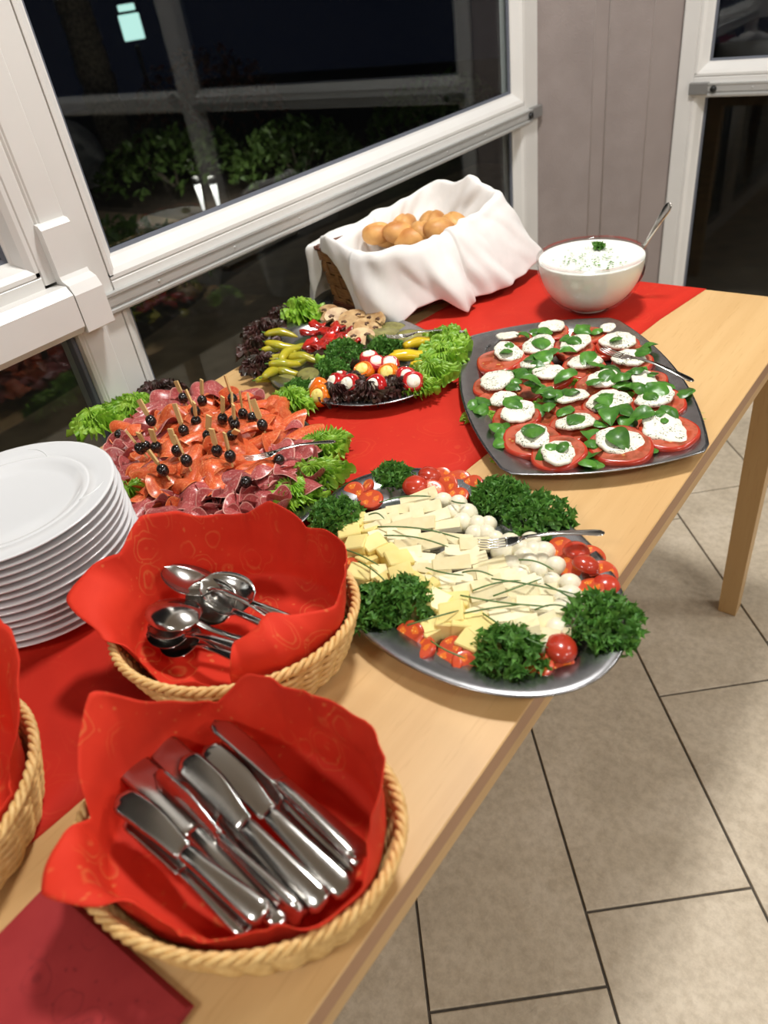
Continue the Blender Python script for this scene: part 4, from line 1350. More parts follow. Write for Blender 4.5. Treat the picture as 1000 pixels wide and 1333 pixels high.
def cube_mesh(s, seed):
    r = random.Random(seed)
    mb = MB().box(-s * r.uniform(0.45, 0.6), s * r.uniform(0.45, 0.6), -s * 0.5, s * 0.5, -s * 0.42, s * 0.42, 0.0012)
    return mb.mesh('cheese_cube', M['gouda'], False)
cube_me = [cube_mesh(0.0235, s) for s in range(4)]
cubes = [(-0.4998,0.472,0.02),(-0.4721,0.4527,0.026),(-0.4551,0.4634,0.028),(-0.4326,0.4604,0.026),(-0.4137,0.4547,0.026),(-0.4497,0.4426,0.02),(-0.4443,0.4228,0.018),(-0.423,0.431,0.022),(-0.3943,0.4369,0.03),(-0.3747,0.4299,0.026),(-0.3652,0.4402,0.022),(-0.3413,0.4232,0.026),(-0.3229,0.4338,0.024),(-0.3177,0.4063,0.022),(-0.3003,0.4132,0.024),(-0.282,0.3978,0.022),(-0.2728,0.408,0.02),(-0.3293,0.3919,0.018),(-0.414,0.4094,0.018),(-0.407,0.4228,0.022),(-0.3897,0.4369,0.02),(-0.2847,0.4152,0.024),(-0.5101,0.4945,0.02),(-0.4821,0.4895,0.018),(-0.3559,0.4149,0.02),(-0.3174,0.4159,0.026),(-0.481,0.4388,0.016)]
for i, p in enumerate(cubes):
    o = ob('cheese_cube', cube_me[i % 4], None, at(p, -0.004), (RD.uniform(-0.25, 0.25), RD.uniform(-0.25, 0.25), RD.uniform(0, 1.57)), RD.uniform(0.92, 1.1))
    tag(o, 'pale yellow cheese cube in the heap on the oval platter', 'cheese', 'yellow cheese cubes')

def brie_mesh(L, Wd, th, seed):
    """slice of soft white cheese: pale paste with rind strips on its outer faces"""
    r = random.Random(seed)
    mb = MB()
    tp_ = r.uniform(0.55, 0.9)
    V = []
    for z, ins in ((-th / 2, 0.0), (th / 2, 0.0006)):
        V += [(-L / 2 + ins, -Wd / 2 * tp_ + ins, z), (L / 2 - ins, -Wd / 2 + ins, z), (L / 2 - ins, Wd / 2 - ins, z), (-L / 2 + ins, Wd / 2 * tp_ - ins, z)]
    mb.add(V, [(3, 2, 1, 0), (4, 5, 6, 7)], 0)
    mb.add(V, [(0, 1, 5, 4), (2, 3, 7, 6)], 1)
    mb.add(V, [(1, 2, 6, 5), (3, 0, 4, 7)], 0)
    return mb.mesh('soft_cheese_slice', [M['brie'], M['rind']], False)
brie_me = [brie_mesh(0.036 + 0.003 * (s % 3), 0.0170, 0.0105, s) for s in range(6)]
PC, PA = np.array((-0.364, 0.489)), math.radians(160.8)
eu, ev = np.array((math.cos(PA), math.sin(PA))), np.array((-math.sin(PA), math.cos(PA)))
bpts = [(-0.4612,0.5546,0.026),(-0.47,0.5342,0.026),(-0.4417,0.5489,0.026),(-0.4727,0.5133,0.026),(-0.4504,0.5251,0.026),(-0.4227,0.536,0.026),(-0.4757,0.4966,0.026),(-0.4515,0.5057,0.026),(-0.4316,0.5201,0.026),(-0.4581,0.4839,0.026),(-0.4364,0.4955,0.026),(-0.415,0.507,0.026),(-0.4027,0.5354,0.026),(-0.4387,0.4751,0.026),(-0.4176,0.4866,0.026),(-0.3967,0.4979,0.026),(-0.3783,0.5162,0.026),(-0.4163,0.468,0.026),(-0.3957,0.4726,0.026),(-0.3787,0.4886,0.026),(-0.3617,0.5047,0.026),(-0.394,0.457,0.026),(-0.3724,0.4658,0.026),(-0.3591,0.4796,0.026),(-0.3439,0.4978,0.026),(-0.3238,0.5005,0.026),(-0.3568,0.4493,0.026),(-0.3437,0.4628,0.026),(-0.3321,0.4787,0.026),(-0.3129,0.4894,0.026),(-0.2971,0.4982,0.026),(-0.3384,0.4414,0.026),(-0.3238,0.4587,0.026),(-0.311,0.472,0.026),(-0.2954,0.4808,0.026),(-0.2812,0.4918,0.026),(-0.3142,0.4434,0.026),(-0.3001,0.4573,0.026),(-0.2859,0.4713,0.026),(-0.2707,0.4799,0.026),(-0.2569,0.4907,0.026),(-0.296,0.4338,0.026),(-0.2849,0.4487,0.026),(-0.2719,0.4607,0.026),(-0.2546,0.4718,0.026),(-0.241,0.4824,0.026),(-0.278,0.4304,0.026),(-0.2658,0.443,0.026),(-0.2536,0.4556,0.026),(-0.2387,0.4669,0.026),(-0.2635,0.4254,0.026),(-0.2514,0.4378,0.026),(-0.2383,0.4481,0.026),(-0.2262,0.4605,0.026),(-0.218,0.4734,0.026),(-0.2437,0.4239,0.026),(-0.2308,0.4341,0.026),(-0.2204,0.4454,0.026),(-0.4919,0.5071,0.026),(-0.4638,0.5694,0.026),(-0.3546,0.5187,0.026)]
for i, p in enumerate(bpts):
    a = PA + math.pi + 1.05 + RD.uniform(-0.18, 0.18)
    o = ob('soft_cheese_slice', brie_me[i % 6], None, at(p, -0.003 + RD.uniform(-0.004, 0.004)), (RD.uniform(0.15, 0.85), RD.uniform(-0.2, 0.2), a + RD.uniform(-0.2, 0.2)), RD.uniform(0.88, 1.05))
    tag(o, 'slice of white-rinded soft cheese laid in overlapping rows on the oval platter', 'cheese', 'soft cheese slices')
V, F = ellipsoid(0.0125, 0.0120, 0.0115, 16, 10)
w_ = wob(3)
ball_me = mk('mozzarella_ball', [(x * (1 + 0.05 * w_(x * 90, y * 90, z * 90)), y * (1 + 0.05 * w_(z * 80, x * 80, y * 80)), z) for x, y, z in V], F, M['mozz'])
balls = [(-0.4377,0.5803,0.024),(-0.4128,0.5631,0.024),(-0.3971,0.5714,0.024),(-0.3757,0.56,0.024),(-0.368,0.5423,0.024),(-0.3435,0.5448,0.024),(-0.3246,0.5467,0.024),(-0.3073,0.5609,0.024),(-0.365,0.5657,0.024),(-0.2999,0.5332,0.024),(-0.2765,0.5204,0.024),(-0.3073,0.5161,0.024),(-0.3094,0.5427,0.024),(-0.2858,0.5522,0.024),(-0.2645,0.5378,0.024),(-0.2571,0.5139,0.024),(-0.2394,0.519,0.024),(-0.2915,0.5293,0.024),(-0.2817,0.538,0.024),(-0.291,0.5093,0.02),(-0.2169,0.4957,0.024),(-0.2302,0.5024,0.024),(-0.2388,0.4946,0.024),(-0.2149,0.4747,0.024),(-0.2165,0.4309,0.024),(-0.269,0.5062,0.02),(-0.2284,0.4835,0.024),(-0.3935,0.5543,0.024),(-0.3569,0.5482,0.024),(-0.3261,0.5302,0.024),(-0.2965,0.5463,0.024),(-0.4175,0.5842,0.024),(-0.2215,0.4548,0.024)]
for i, p in enumerate(balls):
    o = ob('mozzarella_ball', ball_me, None, at(p, -0.006), rrot(1.5), RD.uniform(0.88, 1.12))
    tag(o, 'small white mozzarella ball on the oval cheese platter', 'cheese', 'mozzarella balls')
chv = [(-0.4646,0.4845,0.036),(-0.366,0.5126,0.036),(-0.4475,0.4756,0.036),(-0.3719,0.4937,0.036),(-0.3741,0.4533,0.036),(-0.3322,0.4629,0.036),(-0.3361,0.4657,0.036),(-0.305,0.4769,0.036),(-0.319,0.4357,0.036),(-0.236,0.4651,0.036),(-0.3044,0.4724,0.036),(-0.2206,0.4934,0.036),(-0.3023,0.4159,0.036),(-0.2602,0.454,0.036),(-0.2862,0.4252,0.036),(-0.2114,0.4172,0.036),(-0.2898,0.4512,0.036),(-0.2603,0.4971,0.036),(-0.4946,0.429,0.036),(-0.4207,0.4312,0.036),(-0.4454,0.4254,0.036),(-0.3882,0.41,0.036),(-0.2943,0.512,0.036),(-0.2557,0.5148,0.036),(-0.4883,0.4981,0.036),(-0.4666,0.5005,0.036),(-0.4921,0.5234,0.036),(-0.4428,0.5632,0.036),(-0.3417,0.3739,0.036),(-0.3088,0.4166,0.036),(-0.3119,0.4473,0.036),(-0.2771,0.4847,0.036),(-0.2452,0.4543,0.036),(-0.2103,0.4718,0.036),(-0.3096,0.3691,0.036),(-0.2699,0.3677,0.036),(-0.2537,0.492,0.036),(-0.2049,0.483,0.036),(-0.4153,0.5671,0.036),(-0.3981,0.5706,0.036),(-0.2509,0.4139,0.036),(-0.2576,0.4257,0.036)]
for i in range(0, len(chv), 2):
    p, q = np.array(at(chv[i])), np.array(at(chv[i + 1]))
    side = np.cross(q - p, (0, 0, 1)); side /= np.linalg.norm(side)
    b_ = RD.uniform(-0.006, 0.006)
    P = [(p + (q - p) * t + side * b_ * math.sin(math.pi * t) + np.array((0, 0, 0.003 * math.sin(math.pi * t) - 0.0015)) - p) for t in np.linspace(0, 1, 9)]
    o = ob('chive', MB().tube(P, [0.0009] * 8 + [0.0004], 6).mesh('chive', M['chive']), None, tuple(p))
    tag(o, 'thin dark green chive stalk laid across the cheese', 'chive', 'chive stalks')


# ------------------------------------------------------------------ salami platter
def slice_mesh(kind, R, seed, mat):
    """thin slice of sausage, draped, folded or rolled to a cup; UV = position on the flat slice"""
    r = random.Random(seed)
    nr, na = 8, 30
    V, UV = [], []
    ph = r.uniform(0, 6.28)
    for i in range(nr + 1):
        q = i / nr
        for k in range(na):
            a = 2 * math.pi * k / na
            x, y = q * R * math.cos(a), q * R * math.sin(a)
            UV.append((x / R, y / R))
            if kind == 'arch':                       # folded over like a saddle roof with a soft ridge
                Rb = 0.30 * R
                t = max(-2.2, min(2.2, x / (0.55 * R)))
                X = Rb * math.sin(t) * 1.5
                Z = Rb * 1.5 * math.cos(t) - 0.15 * y * y / R
                Y = y * (1 + 0.1 * math.cos(t))
            elif kind == 'wave':
                X, Y = x * 0.82, y * 0.95
                Z = 0.26 * R * math.sin(2.6 * x / R + ph) + 0.16 * R * math.sin(3.2 * y / R + 2 * ph) + 0.1 * R
            elif kind == 'cup':                      # rolled to a cup standing open
                t = a + 0.6 * q
                X, Y = (0.18 + 0.45 * q) * R * math.cos(a), (0.18 + 0.45 * q) * R * math.sin(a) * 0.8
                Z = 0.75 * R * q + 0.16 * R * math.sin(3 * a + ph) * q
            else:                                    # folded in half, upper half lifted
                if y > 0:
                    X, Y, Z = x, y * 0.35 - 0.1 * R, 0.16 * R + y * 0.55 + 0.08 * R * math.sin(3 * x / R + ph)
                else:
                    X, Y, Z = x, -y * -0.75, 0.04 * R + 0.05 * R * math.sin(3 * x / R + ph)
            V.append((X, Y, Z))
    F = []
    for i in range(nr):
        for k in range(na):
            j = (k + 1) % na
            if i == 0 and False:
                continue
            F.append((i * na + k, (i + 1) * na + k, (i + 1) * na + j, i * na + j))
    z0 = min(v[2] for v in V)
    V = [(x, y, z - z0) for x, y, z in V]
    me = mk('salami_slice', V, F, M[mat])
    set_uv(me, UV)
    return me
sal = {(k, m): [slice_mesh(k, 0.031, 7 * s + 1, m) for s in range(3)] for k in ('arch', 'wave', 'cup', 'fold') for m in ('salami', 'pepperoni')}
MC, MA = np.array((-0.785, 0.508)), math.radians(158)
mu_, mv_ = np.array((math.cos(MA), math.sin(MA))), np.array((-math.sin(MA), math.cos(MA)))
rs = random.Random(21)
spots = []
def mound(u, v):
    q = (u / 0.185) ** 2 + (v / 0.125) ** 2
    return 0.012 + 0.030 * max(0.0, 1 - q) + 0.012 * max(0.0, min(1.0, (q - 0.7) / 0.3))
step = 0.0245
for iv in range(-7, 8):
    for iu in range(-10, 11):
        u = (iu + (0.5 if iv % 2 else 0)) * step + rs.uniform(-0.005, 0.005)
        v = iv * step * 0.86 + rs.uniform(-0.005, 0.005)
        if ((u - 0.006) / 0.214) ** 2 + ((v - 0.004) / 0.136) ** 2 > 1:
            continue
        spots.append((u, v))
for u, v in spots:
    w = MC + mu_ * u + mv_ * v
    # mauve salami towards the ends and the edge nearest the spoon basket, paprika salami in the middle
    edge = (u / 0.19) ** 2 + (v / 0.122) ** 2
    low, lft = -0.9 * u + 0.42 * v, 0.72 * u + 0.69 * v
    px = 0.30 * edge + (0.6 if low > 0.085 else 0) + (0.5 if lft > 0.10 else 0) + (0.3 if lft < -0.09 else 0)
    mauve = rs.random() < px
    m = 'salami' if mauve else 'pepperoni'
    kind = rs.choice(['cup', 'cup', 'wave', 'arch']) if low > 0.10 else rs.choice(['arch', 'arch', 'wave', 'fold', 'wave', 'cup'])
    z = TT + mound(u, v) - 0.002 - (0.004 if kind == 'cup' else 0)
    o = ob('salami_slice', rs.choice(sal[(kind, m)]), None, (w[0], w[1], z), (rs.uniform(-0.3, 0.3), rs.uniform(-0.3, 0.3), rs.uniform(0, 6.28)), rs.uniform(0.88, 1.12))
    if m == 'salami':
        tag(o, 'folded mauve salami slice flecked with fat on the meat platter', 'salami', 'salami slices')
    else:
        tag(o, 'folded orange-red paprika salami slice on the meat platter', 'salami', 'paprika salami slices')
# olives on bamboo picks
pk = [(-0.8549,0.4428,0.058),(-0.8677,0.4392,0.086),(-0.8487,0.4489,0.06),(-0.8455,0.4438,0.086),(-0.8285,0.4527,0.062),(-0.8248,0.4525,0.092),(-0.9079,0.5029,0.058),(-0.9226,0.5043,0.09),(-0.8277,0.5017,0.062),(-0.8387,0.5081,0.1),(-0.8316,0.5287,0.062),(-0.8244,0.5307,0.094),(-0.9293,0.5817,0.052),(-0.9364,0.5827,0.08),(-0.8861,0.5849,0.055),(-0.8833,0.5936,0.088),(-0.8631,0.553,0.058),(-0.8773,0.5575,0.09),(-0.7991,0.5517,0.062),(-0.7934,0.5586,0.096),(-0.8489,0.6142,0.052),(-0.8583,0.6193,0.088),(-0.7646,0.5446,0.064),(-0.7608,0.5489,0.096),(-0.7863,0.5795,0.058),(-0.7892,0.5869,0.092),(-0.7645,0.5778,0.058),(-0.7696,0.5849,0.094),(-0.7353,0.5693,0.058),(-0.7479,0.5736,0.094),(-0.7794,0.5064,0.064),(-0.7688,0.5109,0.096),(-0.7858,0.4567,0.066),(-0.7893,0.4597,0.098),(-0.7527,0.4457,0.066),(-0.7623,0.4476,0.102),(-0.7321,0.4819,0.066),(-0.7311,0.4832,0.1),(-0.7072,0.4828,0.064),(-0.7093,0.486,0.098),(-0.7703,0.4181,0.062),(-0.7857,0.4168,0.09),(-0.7779,0.5535,0.062),(-0.7848,0.5698,0.1),(-0.7496,0.524,0.062),(-0.7285,0.5206,0.078)]
ol_V, ol_F = ellipsoid(0.0078, 0.0078, 0.0092, 16, 10)
olive_me = mk('olive', ol_V, ol_F, M['olive'])
for i in range(0, len(pk), 2):
    p, q = Vector(at(pk[i])), Vector(at(pk[i + 1]))
    t = thing('olive_pick', 'black olive on a flat bamboo pick stuck into the salami', 'olive', tuple(p), group='olive picks')
    d = (q - p)
    ln = d.length
    Z = d.normalized()
    X = Vector((1, 0, 0)) if abs(Z.x) < 0.9 else Vector((0, 1, 0))
    X = (X - Z * Z.dot(X)).normalized()
    rot = Matrix((X, Z.cross(X), Z)).transposed().to_4x4() @ Matrix.Rotation(rs.uniform(-0.5, 0.5), 4, 'Z')
    t.matrix_world = Matrix.Translation(p) @ rot
    mb = MB()
    thin = i in (24, 26, 42)
    wd_ = 0.0012 if thin else 0.0042
    hgt = ln
    V = []
    for z, w in ((-0.016, 0.0006), (0.004, 0.0011), (0.0085, 0.0012), (0.012, wd_), (hgt, wd_)):
        V += [(-w, -0.0013, z), (w, -0.0013, z), (w, 0.0013, z), (-w, 0.0013, z)]
    F = [(3, 2, 1, 0), (16, 17, 18, 19)]
    for k in range(4):
        for c in range(4):
            F.append((4 * k + c, 4 * k + (c + 1) % 4, 4 * k + 4 + (c + 1) % 4, 4 * k + 4 + c))
    ob('pick', mk('pick', V, F, M['pick'], False), t)
    ob('olive', olive_me, t)
for p, l in zip([(-0.9543,0.4715,0.04),(-0.6633,0.5256,0.046),(-0.7232,0.4099,0.034),(-0.6608,0.4627,0.05)], ('single black olive lying on salami by the green lettuce', 'single black olive lying under the fork on the salami', 'single black olive nestled among the rolled salami cups', 'single black olive half sunk between salami slices')):
    tag(ob('olive', olive_me, None, at(p), (1.4, 0.3, 0.5)), l, 'olive')
# lettuce round the salami
for i, (p, L, Wd, dg, l, m) in enumerate(zip([(-1.0613,0.4969,0.01),(-1.0432,0.5562,0.01),(-0.8003,0.6864,0.01),(-0.6628,0.6005,0.01),(-0.6236,0.5415,0.01),(-0.6167,0.4944,0.01),(-0.8195,0.3891,0.01),(-1.0556,0.6208,0.01),(-0.705,0.4274,0.01)],
        [0.10, 0.13, 0.085, 0.085, 0.11, 0.10, 0.09, 0.09, 0.09], [0.075, 0.07, 0.07, 0.07, 0.08, 0.07, 0.07, 0.06, 0.06], [70, 20, 30, 80, 60, 30, 100, 30, 10],
        ['green frilly lettuce leaf at the platter end by the window mullion', 'green frilly lettuce leaf behind the salami, by the window', 'green frilly lettuce leaf between the salami and the vegetable platter', 'green frilly lettuce leaf beside the fork handle of the salami platter', 'green frilly lettuce leaf over the rim next to the cheese platter', 'green frilly lettuce leaf beside the rolled salami', 'green lettuce leaf between the salami and the plate stack', 'dark red lettuce leaf behind the olive picks', 'reddish lettuce leaf under the salami above the spoon basket'],
        ['lettuce'] * 7 + ['lollo', 'lollo'])):
    lettuce(l, p, L, Wd, dg, 30 + i, m, 0.026 if m == 'lettuce' else 0.022, grp='lettuce on the salami platter')

# ------------------------------------------------------------------ vegetable platter
def bent_pepper(L, R, bend, seed, mat, stem=True):
    r = random.Random(seed)
    P, Rr = [], []
    for k in range(13):
        q = k / 12
        P.append((L * (q - 0.5), bend * math.sin(math.pi * q) * L, 0.004 * math.sin(4 * q + seed)))
        Rr.append(R * (math.sin(math.pi * min(1, 0.06 + q * 0.93)) ** 0.55) * (1 - 0.35 * q) * (1 + 0.06 * math.sin(17 * q + seed)))
    return MB().tube(P, Rr, 12, flat=0.85).mesh('pepper', M[mat])
pep_me = [bent_pepper(0.064, 0.0105, b, s, 'pepper_yg') for s, b in enumerate((0.10, -0.12, 0.2, 0.05))]
stem_me = MB().tube([(-0.026, 0, 0.002), (-0.033, 0.002, 0.004), (-0.038, 0.004, 0.004)], [0.0016, 0.0012, 0.0014], 6).mesh('pepper_stem', M['stem'])
for i, (p, dg) in enumerate(zip([(-0.9896,0.8625,0.03),(-0.9502,0.827,0.034),(-0.9459,0.8132,0.03),(-0.9189,0.7882,0.034),(-0.8983,0.7979,0.038),(-0.892,0.777,0.03),(-0.8845,0.7493,0.028),(-0.882,0.7899,0.03),(-0.8739,0.7971,0.03),(-0.883,0.769,0.022),(-0.8889,0.7399,0.02),(-0.9324,0.8386,0.026)], [30, 26, 35, 30, 95, 60, 75, 40, 20, 20, 50, 30])):
    t = thing('pickled_pepper', 'long yellow-green pickled pepper in the pile on the vegetable platter', 'pepper', at(p), (RD.uniform(-0.2, 0.2), RD.uniform(-0.15, 0.15), math.radians(dg)), 'pickled peppers')
    ob('pod', pep_me[i % 4], t)
    ob('pepper_stem', stem_me, t)
yp_me = [bent_pepper(0.075, 0.013, b, 20 + s, 'pepper_y') for s, b in enumerate((0.08, -0.06))]
for i, (p, dg) in enumerate(zip([(-0.6943,0.8731,0.034),(-0.6966,0.8896,0.034),(-0.7065,0.9281,0.034),(-0.6538,0.8764,0.03)], [40, 34, 58, 45])):
    t = thing('yellow_pepper', 'thick bright yellow pickled pepper beside the green lettuce', 'pepper', at(p), (0, 0, math.radians(dg)), 'yellow peppers')
    ob('pod', yp_me[i % 2], t)
def rag(L, Wd, seed, mat, th=0.003, name='roasted_pepper_piece'):
    """soft curled strip"""
    w_ = wob(seed)
    n, m = 12, 8
    V = []
    for s in (0, 1):
        for i in range(n):
            for j in range(m):
                u, v = i / (n - 1) * 2 - 1, j / (m - 1) * 2 - 1
                k = math.sqrt(max(0.06, 1 - 0.7 * u * u * v * v - 0.35 * u ** 4 - 0.2 * v ** 4))
                x, y = u * L / 2 * k, v * Wd / 2 * k
                z = 0.006 * w_(u * 2, v * 2, 1) + 0.006 * (1 - v * v) + (th / 2 if s else -th / 2) * (1 - 0.8 * max(u ** 4, v ** 4))
                V.append((x, y, z))
    g = grid_faces(n, m)
    nn = n * m
    F = [tuple(q + nn for q in f) for f in g] + [f[::-1] for f in g]
    edge = [i * m for i in range(n)] + [(n - 1) * m + j for j in range(1, m)] + [i * m + m - 1 for i in range(n - 2, -1, -1)] + [j for j in range(m - 2, 0, -1)]
    for a, b in zip(edge, edge[1:] + edge[:1]):
        F.append((a, b, b + nn, a + nn))
    return mk(name, V, F, M[mat])
rag_me = [rag(0.044, 0.030, s, 'roast', 0.006) for s in range(4)]
for i, p in enumerate([(-0.9323,0.878,0.032),(-0.9461,0.9167,0.032),(-0.9006,0.9246,0.032),(-0.8799,0.8727,0.032),(-0.8929,0.8403,0.032),(-0.8578,0.9019,0.032),(-0.8757,0.8443,0.032),(-0.8275,0.8766,0.032),(-0.8891,0.8947,0.036),(-0.9103,0.8963,0.032),(-0.8567,0.8816,0.032)]):
    tag(ob('roasted_pepper_piece', rag_me[i % 4], None, at(p), rrot(0.4), RD.uniform(1.0, 1.25)), 'shiny roasted red pepper piece with charred patches on the vegetable platter', 'pepper', 'roasted pepper pieces')
def mushroom_slice(seed):
    """slice through a mushroom: cap arc and stem, flat"""
    pts = []
    for k in range(13):
        a = math.pi * k / 12
        pts.append((0.021 * math.cos(a), 0.016 * math.sin(a)))
    pts += [(-0.019, -0.004), (-0.008, -0.001), (-0.0055, -0.016), (0.0055, -0.016), (0.008, -0.001), (0.019, -0.004)]
    n = len(pts)
    V = [(x, y, z) for z in (-0.003, 0.003) for x, y in pts]
    F = [tuple(range(n))[::-1], tuple(range(n, 2 * n))]
    for i in range(n):
        j = (i + 1) % n
        F.append((i, j, n + j, n + i))
    return mk('mushroom_slice', V, F, M['mushroom'], False)
ms_me = mushroom_slice(1)
gill_me = MB().tube([(-0.014, 0.001, 0.0032), (-0.009, 0.0035, 0.0034), (-0.006, 0.001, 0.0032)], 0.0022, 6, flat=0.3).mesh('gills', M['gill'])
gill_me2 = MB().tube([(0.014, 0.001, 0.0032), (0.009, 0.0035, 0.0034), (0.006, 0.001, 0.0032)], 0.0022, 6, flat=0.3).mesh('gills', M['gill'])
for i, (p, dg) in enumerate(zip([(-0.9605,0.9685,0.03),(-0.9314,0.9602,0.03),(-0.901,0.9681,0.03),(-0.8849,0.9922,0.03),(-0.853,0.9734,0.03),(-0.8466,0.935,0.03),(-0.8279,0.9028,0.03),(-0.8941,0.9509,0.024),(-0.839,0.9422,0.024)], [20, 80, 60, 30, 10, 120, 60, 30, 90])):
    t = thing('mushroom_slice', 'fried brown mushroom slice leaning by the bread basket', 'mushroom', at(p, 0.004), (0.45 + RD.uniform(-0.2, 0.3), RD.uniform(-0.2, 0.2), math.radians(dg - 20)), 'mushroom slices')
    t.scale = (1.25,) * 3
    ob('flesh', ms_me, t); ob('gills', gill_me, t); ob('gills', gill_me2, t)
def zuke(a, b):
    V, F = lathe([(0, 0.003), (0.88, 0.003), (1, 0.0015), (1, -0.0015), (0.9, -0.003), (0, -0.003)], 28, a, b)
    MI = [1 if sum(math.hypot(V[i][0] / a, V[i][1] / b) for i in f) / len(f) > 0.9 else 0 for f in F]
    return mk('courgette_slice', V, F, [M['zucchini'], M['zskin']], True, MI)
zk = zuke(0.030, 0.020)
for i, (p, dg) in enumerate(zip([(-0.7969,0.9345,0.028),(-0.8133,0.9782,0.022),(-0.7518,0.9475,0.028),(-0.8335,0.7669,0.024),(-0.7615,0.9369,0.024),(-0.8648,0.7404,0.016),(-0.8352,0.7471,0.016),(-0.7523,0.9704,0.02)], [60, 40, 20, -10, 40, 10, 20, 30])):
    tag(ob('courgette_slice', zk, None, at(p), (RD.uniform(0.1, 0.4), RD.uniform(-0.1, 0.2), math.radians(dg)), 1.2 if i == 0 else 0.9), 'large grilled courgette slice under the fork' if i == 0 else 'grilled courgette slice with dark green skin on the vegetable platter', 'courgette', 'courgette slices')
# stuffed cherry peppers
def cherry_pepper(mat, fill):
    V, F = lathe([(r_ * 1.2, z_ * 1.2) for r_, z_ in [(0, -0.012), (0.008, -0.0115), (0.014, -0.006), (0.0155, 0.0), (0.0140, 0.006), (0.0112, 0.0098), (0.0092, 0.0100), (0.0085, 0.007), (0, 0.005)]], 24)
    V = [(x * (1 + 0.04 * math.cos(4 * math.atan2(y, x))), y * (1 + 0.04 * math.cos(4 * math.atan2(y, x))), z) for x, y, z in V]
    a = mk('pepper_shell', V, F, M[mat])
    V, F = lathe([(0.0112, 0.0108), (0.0098, 0.0132), (0.0070, 0.0146), (0.0035, 0.0150), (0, 0.0154)], 18)
    w_ = wob(5)
    V = [(x, y, z + 0.0016 * w_(x * 300, y * 300, z * 100)) for x, y, z in V]
    return a, mk('filling', V, F, M[fill])
cp = {('r', 'w'): cherry_pepper('cherryred', 'cream'), ('o', 'y'): cherry_pepper('cherryorange', 'creamy'), ('o', 'w'): cherry_pepper('cherryorange', 'cream')}
for p, k, tl in zip([(-0.7504,0.7461,0.034),(-0.7279,0.7524,0.034),(-0.7765,0.7296,0.03),(-0.7601,0.716,0.026),(-0.7349,0.7964,0.034),(-0.687,0.7677,0.034),(-0.7281,0.821,0.036),(-0.6925,0.8071,0.034),(-0.7549,0.8364,0.034),(-0.7086,0.8309,0.034),(-0.6591,0.8075,0.034),(-0.6385,0.7995,0.034),(-0.757,0.763,0.03)],
        [('r', 'w'), ('r', 'w'), ('o', 'w'), ('o', 'y'), ('o', 'y'), ('r', 'w'), ('r', 'w'), ('o', 'y'), ('r', 'w'), ('r', 'w'), ('r', 'w'), ('r', 'w'), ('r', 'w')],
        [(0.7, -0.5), (0.9, 0.2), (0.3, -0.9), (1.0, 0.3), (0.5, 0.1), (1.0, 0.1), (0.1, 0.3), (0.7, 0.3), (0.0, 0.0), (0.3, 0.4), (0.4, 0.8), (0.6, 0.7), (0.2, -0.4)]):
    t = thing('stuffed_pepper', 'small red cherry pepper stuffed with white cream' if k[0] == 'r' else ('small orange cherry pepper stuffed with yellow cream' if k[1] == 'y' else 'small orange cherry pepper stuffed with white cream'), 'pepper', at(p), (tl[0], tl[1], 0), 'stuffed cherry peppers')
    a, b = cp[k]
    ob('pepper_shell', a, t); ob('filling', b, t)
for p in [(-0.6814,0.839,0.03),(-0.6677,0.8353,0.03),(-0.6875,0.8329,0.03)]:
    tag(ob('olive', olive_me, None, at(p), (1.2, 0.2, RD.uniform(0, 3))), 'black olive between stuffed peppers and yellow peppers', 'olive', 'olives on the vegetable platter')
tag(ob('broccoli_piece', rag(0.024, 0.02, 9, 'lettuce', 0.008, 'broccoli_piece'), None, at([(-0.8399,0.8064,0.032)][0])), 'bright green vegetable piece beside the yellow-green peppers', 'vegetable')
for i, (p, R, H, l) in enumerate(zip([(-0.8308,0.859,0.014),(-0.7675,0.8975,0.014),(-0.808,0.7988,0.014),(-0.8177,0.7261,0.014)], [(0.036, 0.028), (0.034, 0.026), (0.030, 0.022), (0.026, 0.018)], [0.032, 0.030, 0.026, 0.018],
        ['parsley sprig between the roasted peppers and the stuffed peppers', 'parsley sprig beside the courgette and fork', 'parsley sprig in the middle of the vegetable platter', 'parsley sprig at the rim of the vegetable platter'])):
    parsley(l, p, R, H, 140 + i, 200, 'parsley on the vegetable platter')
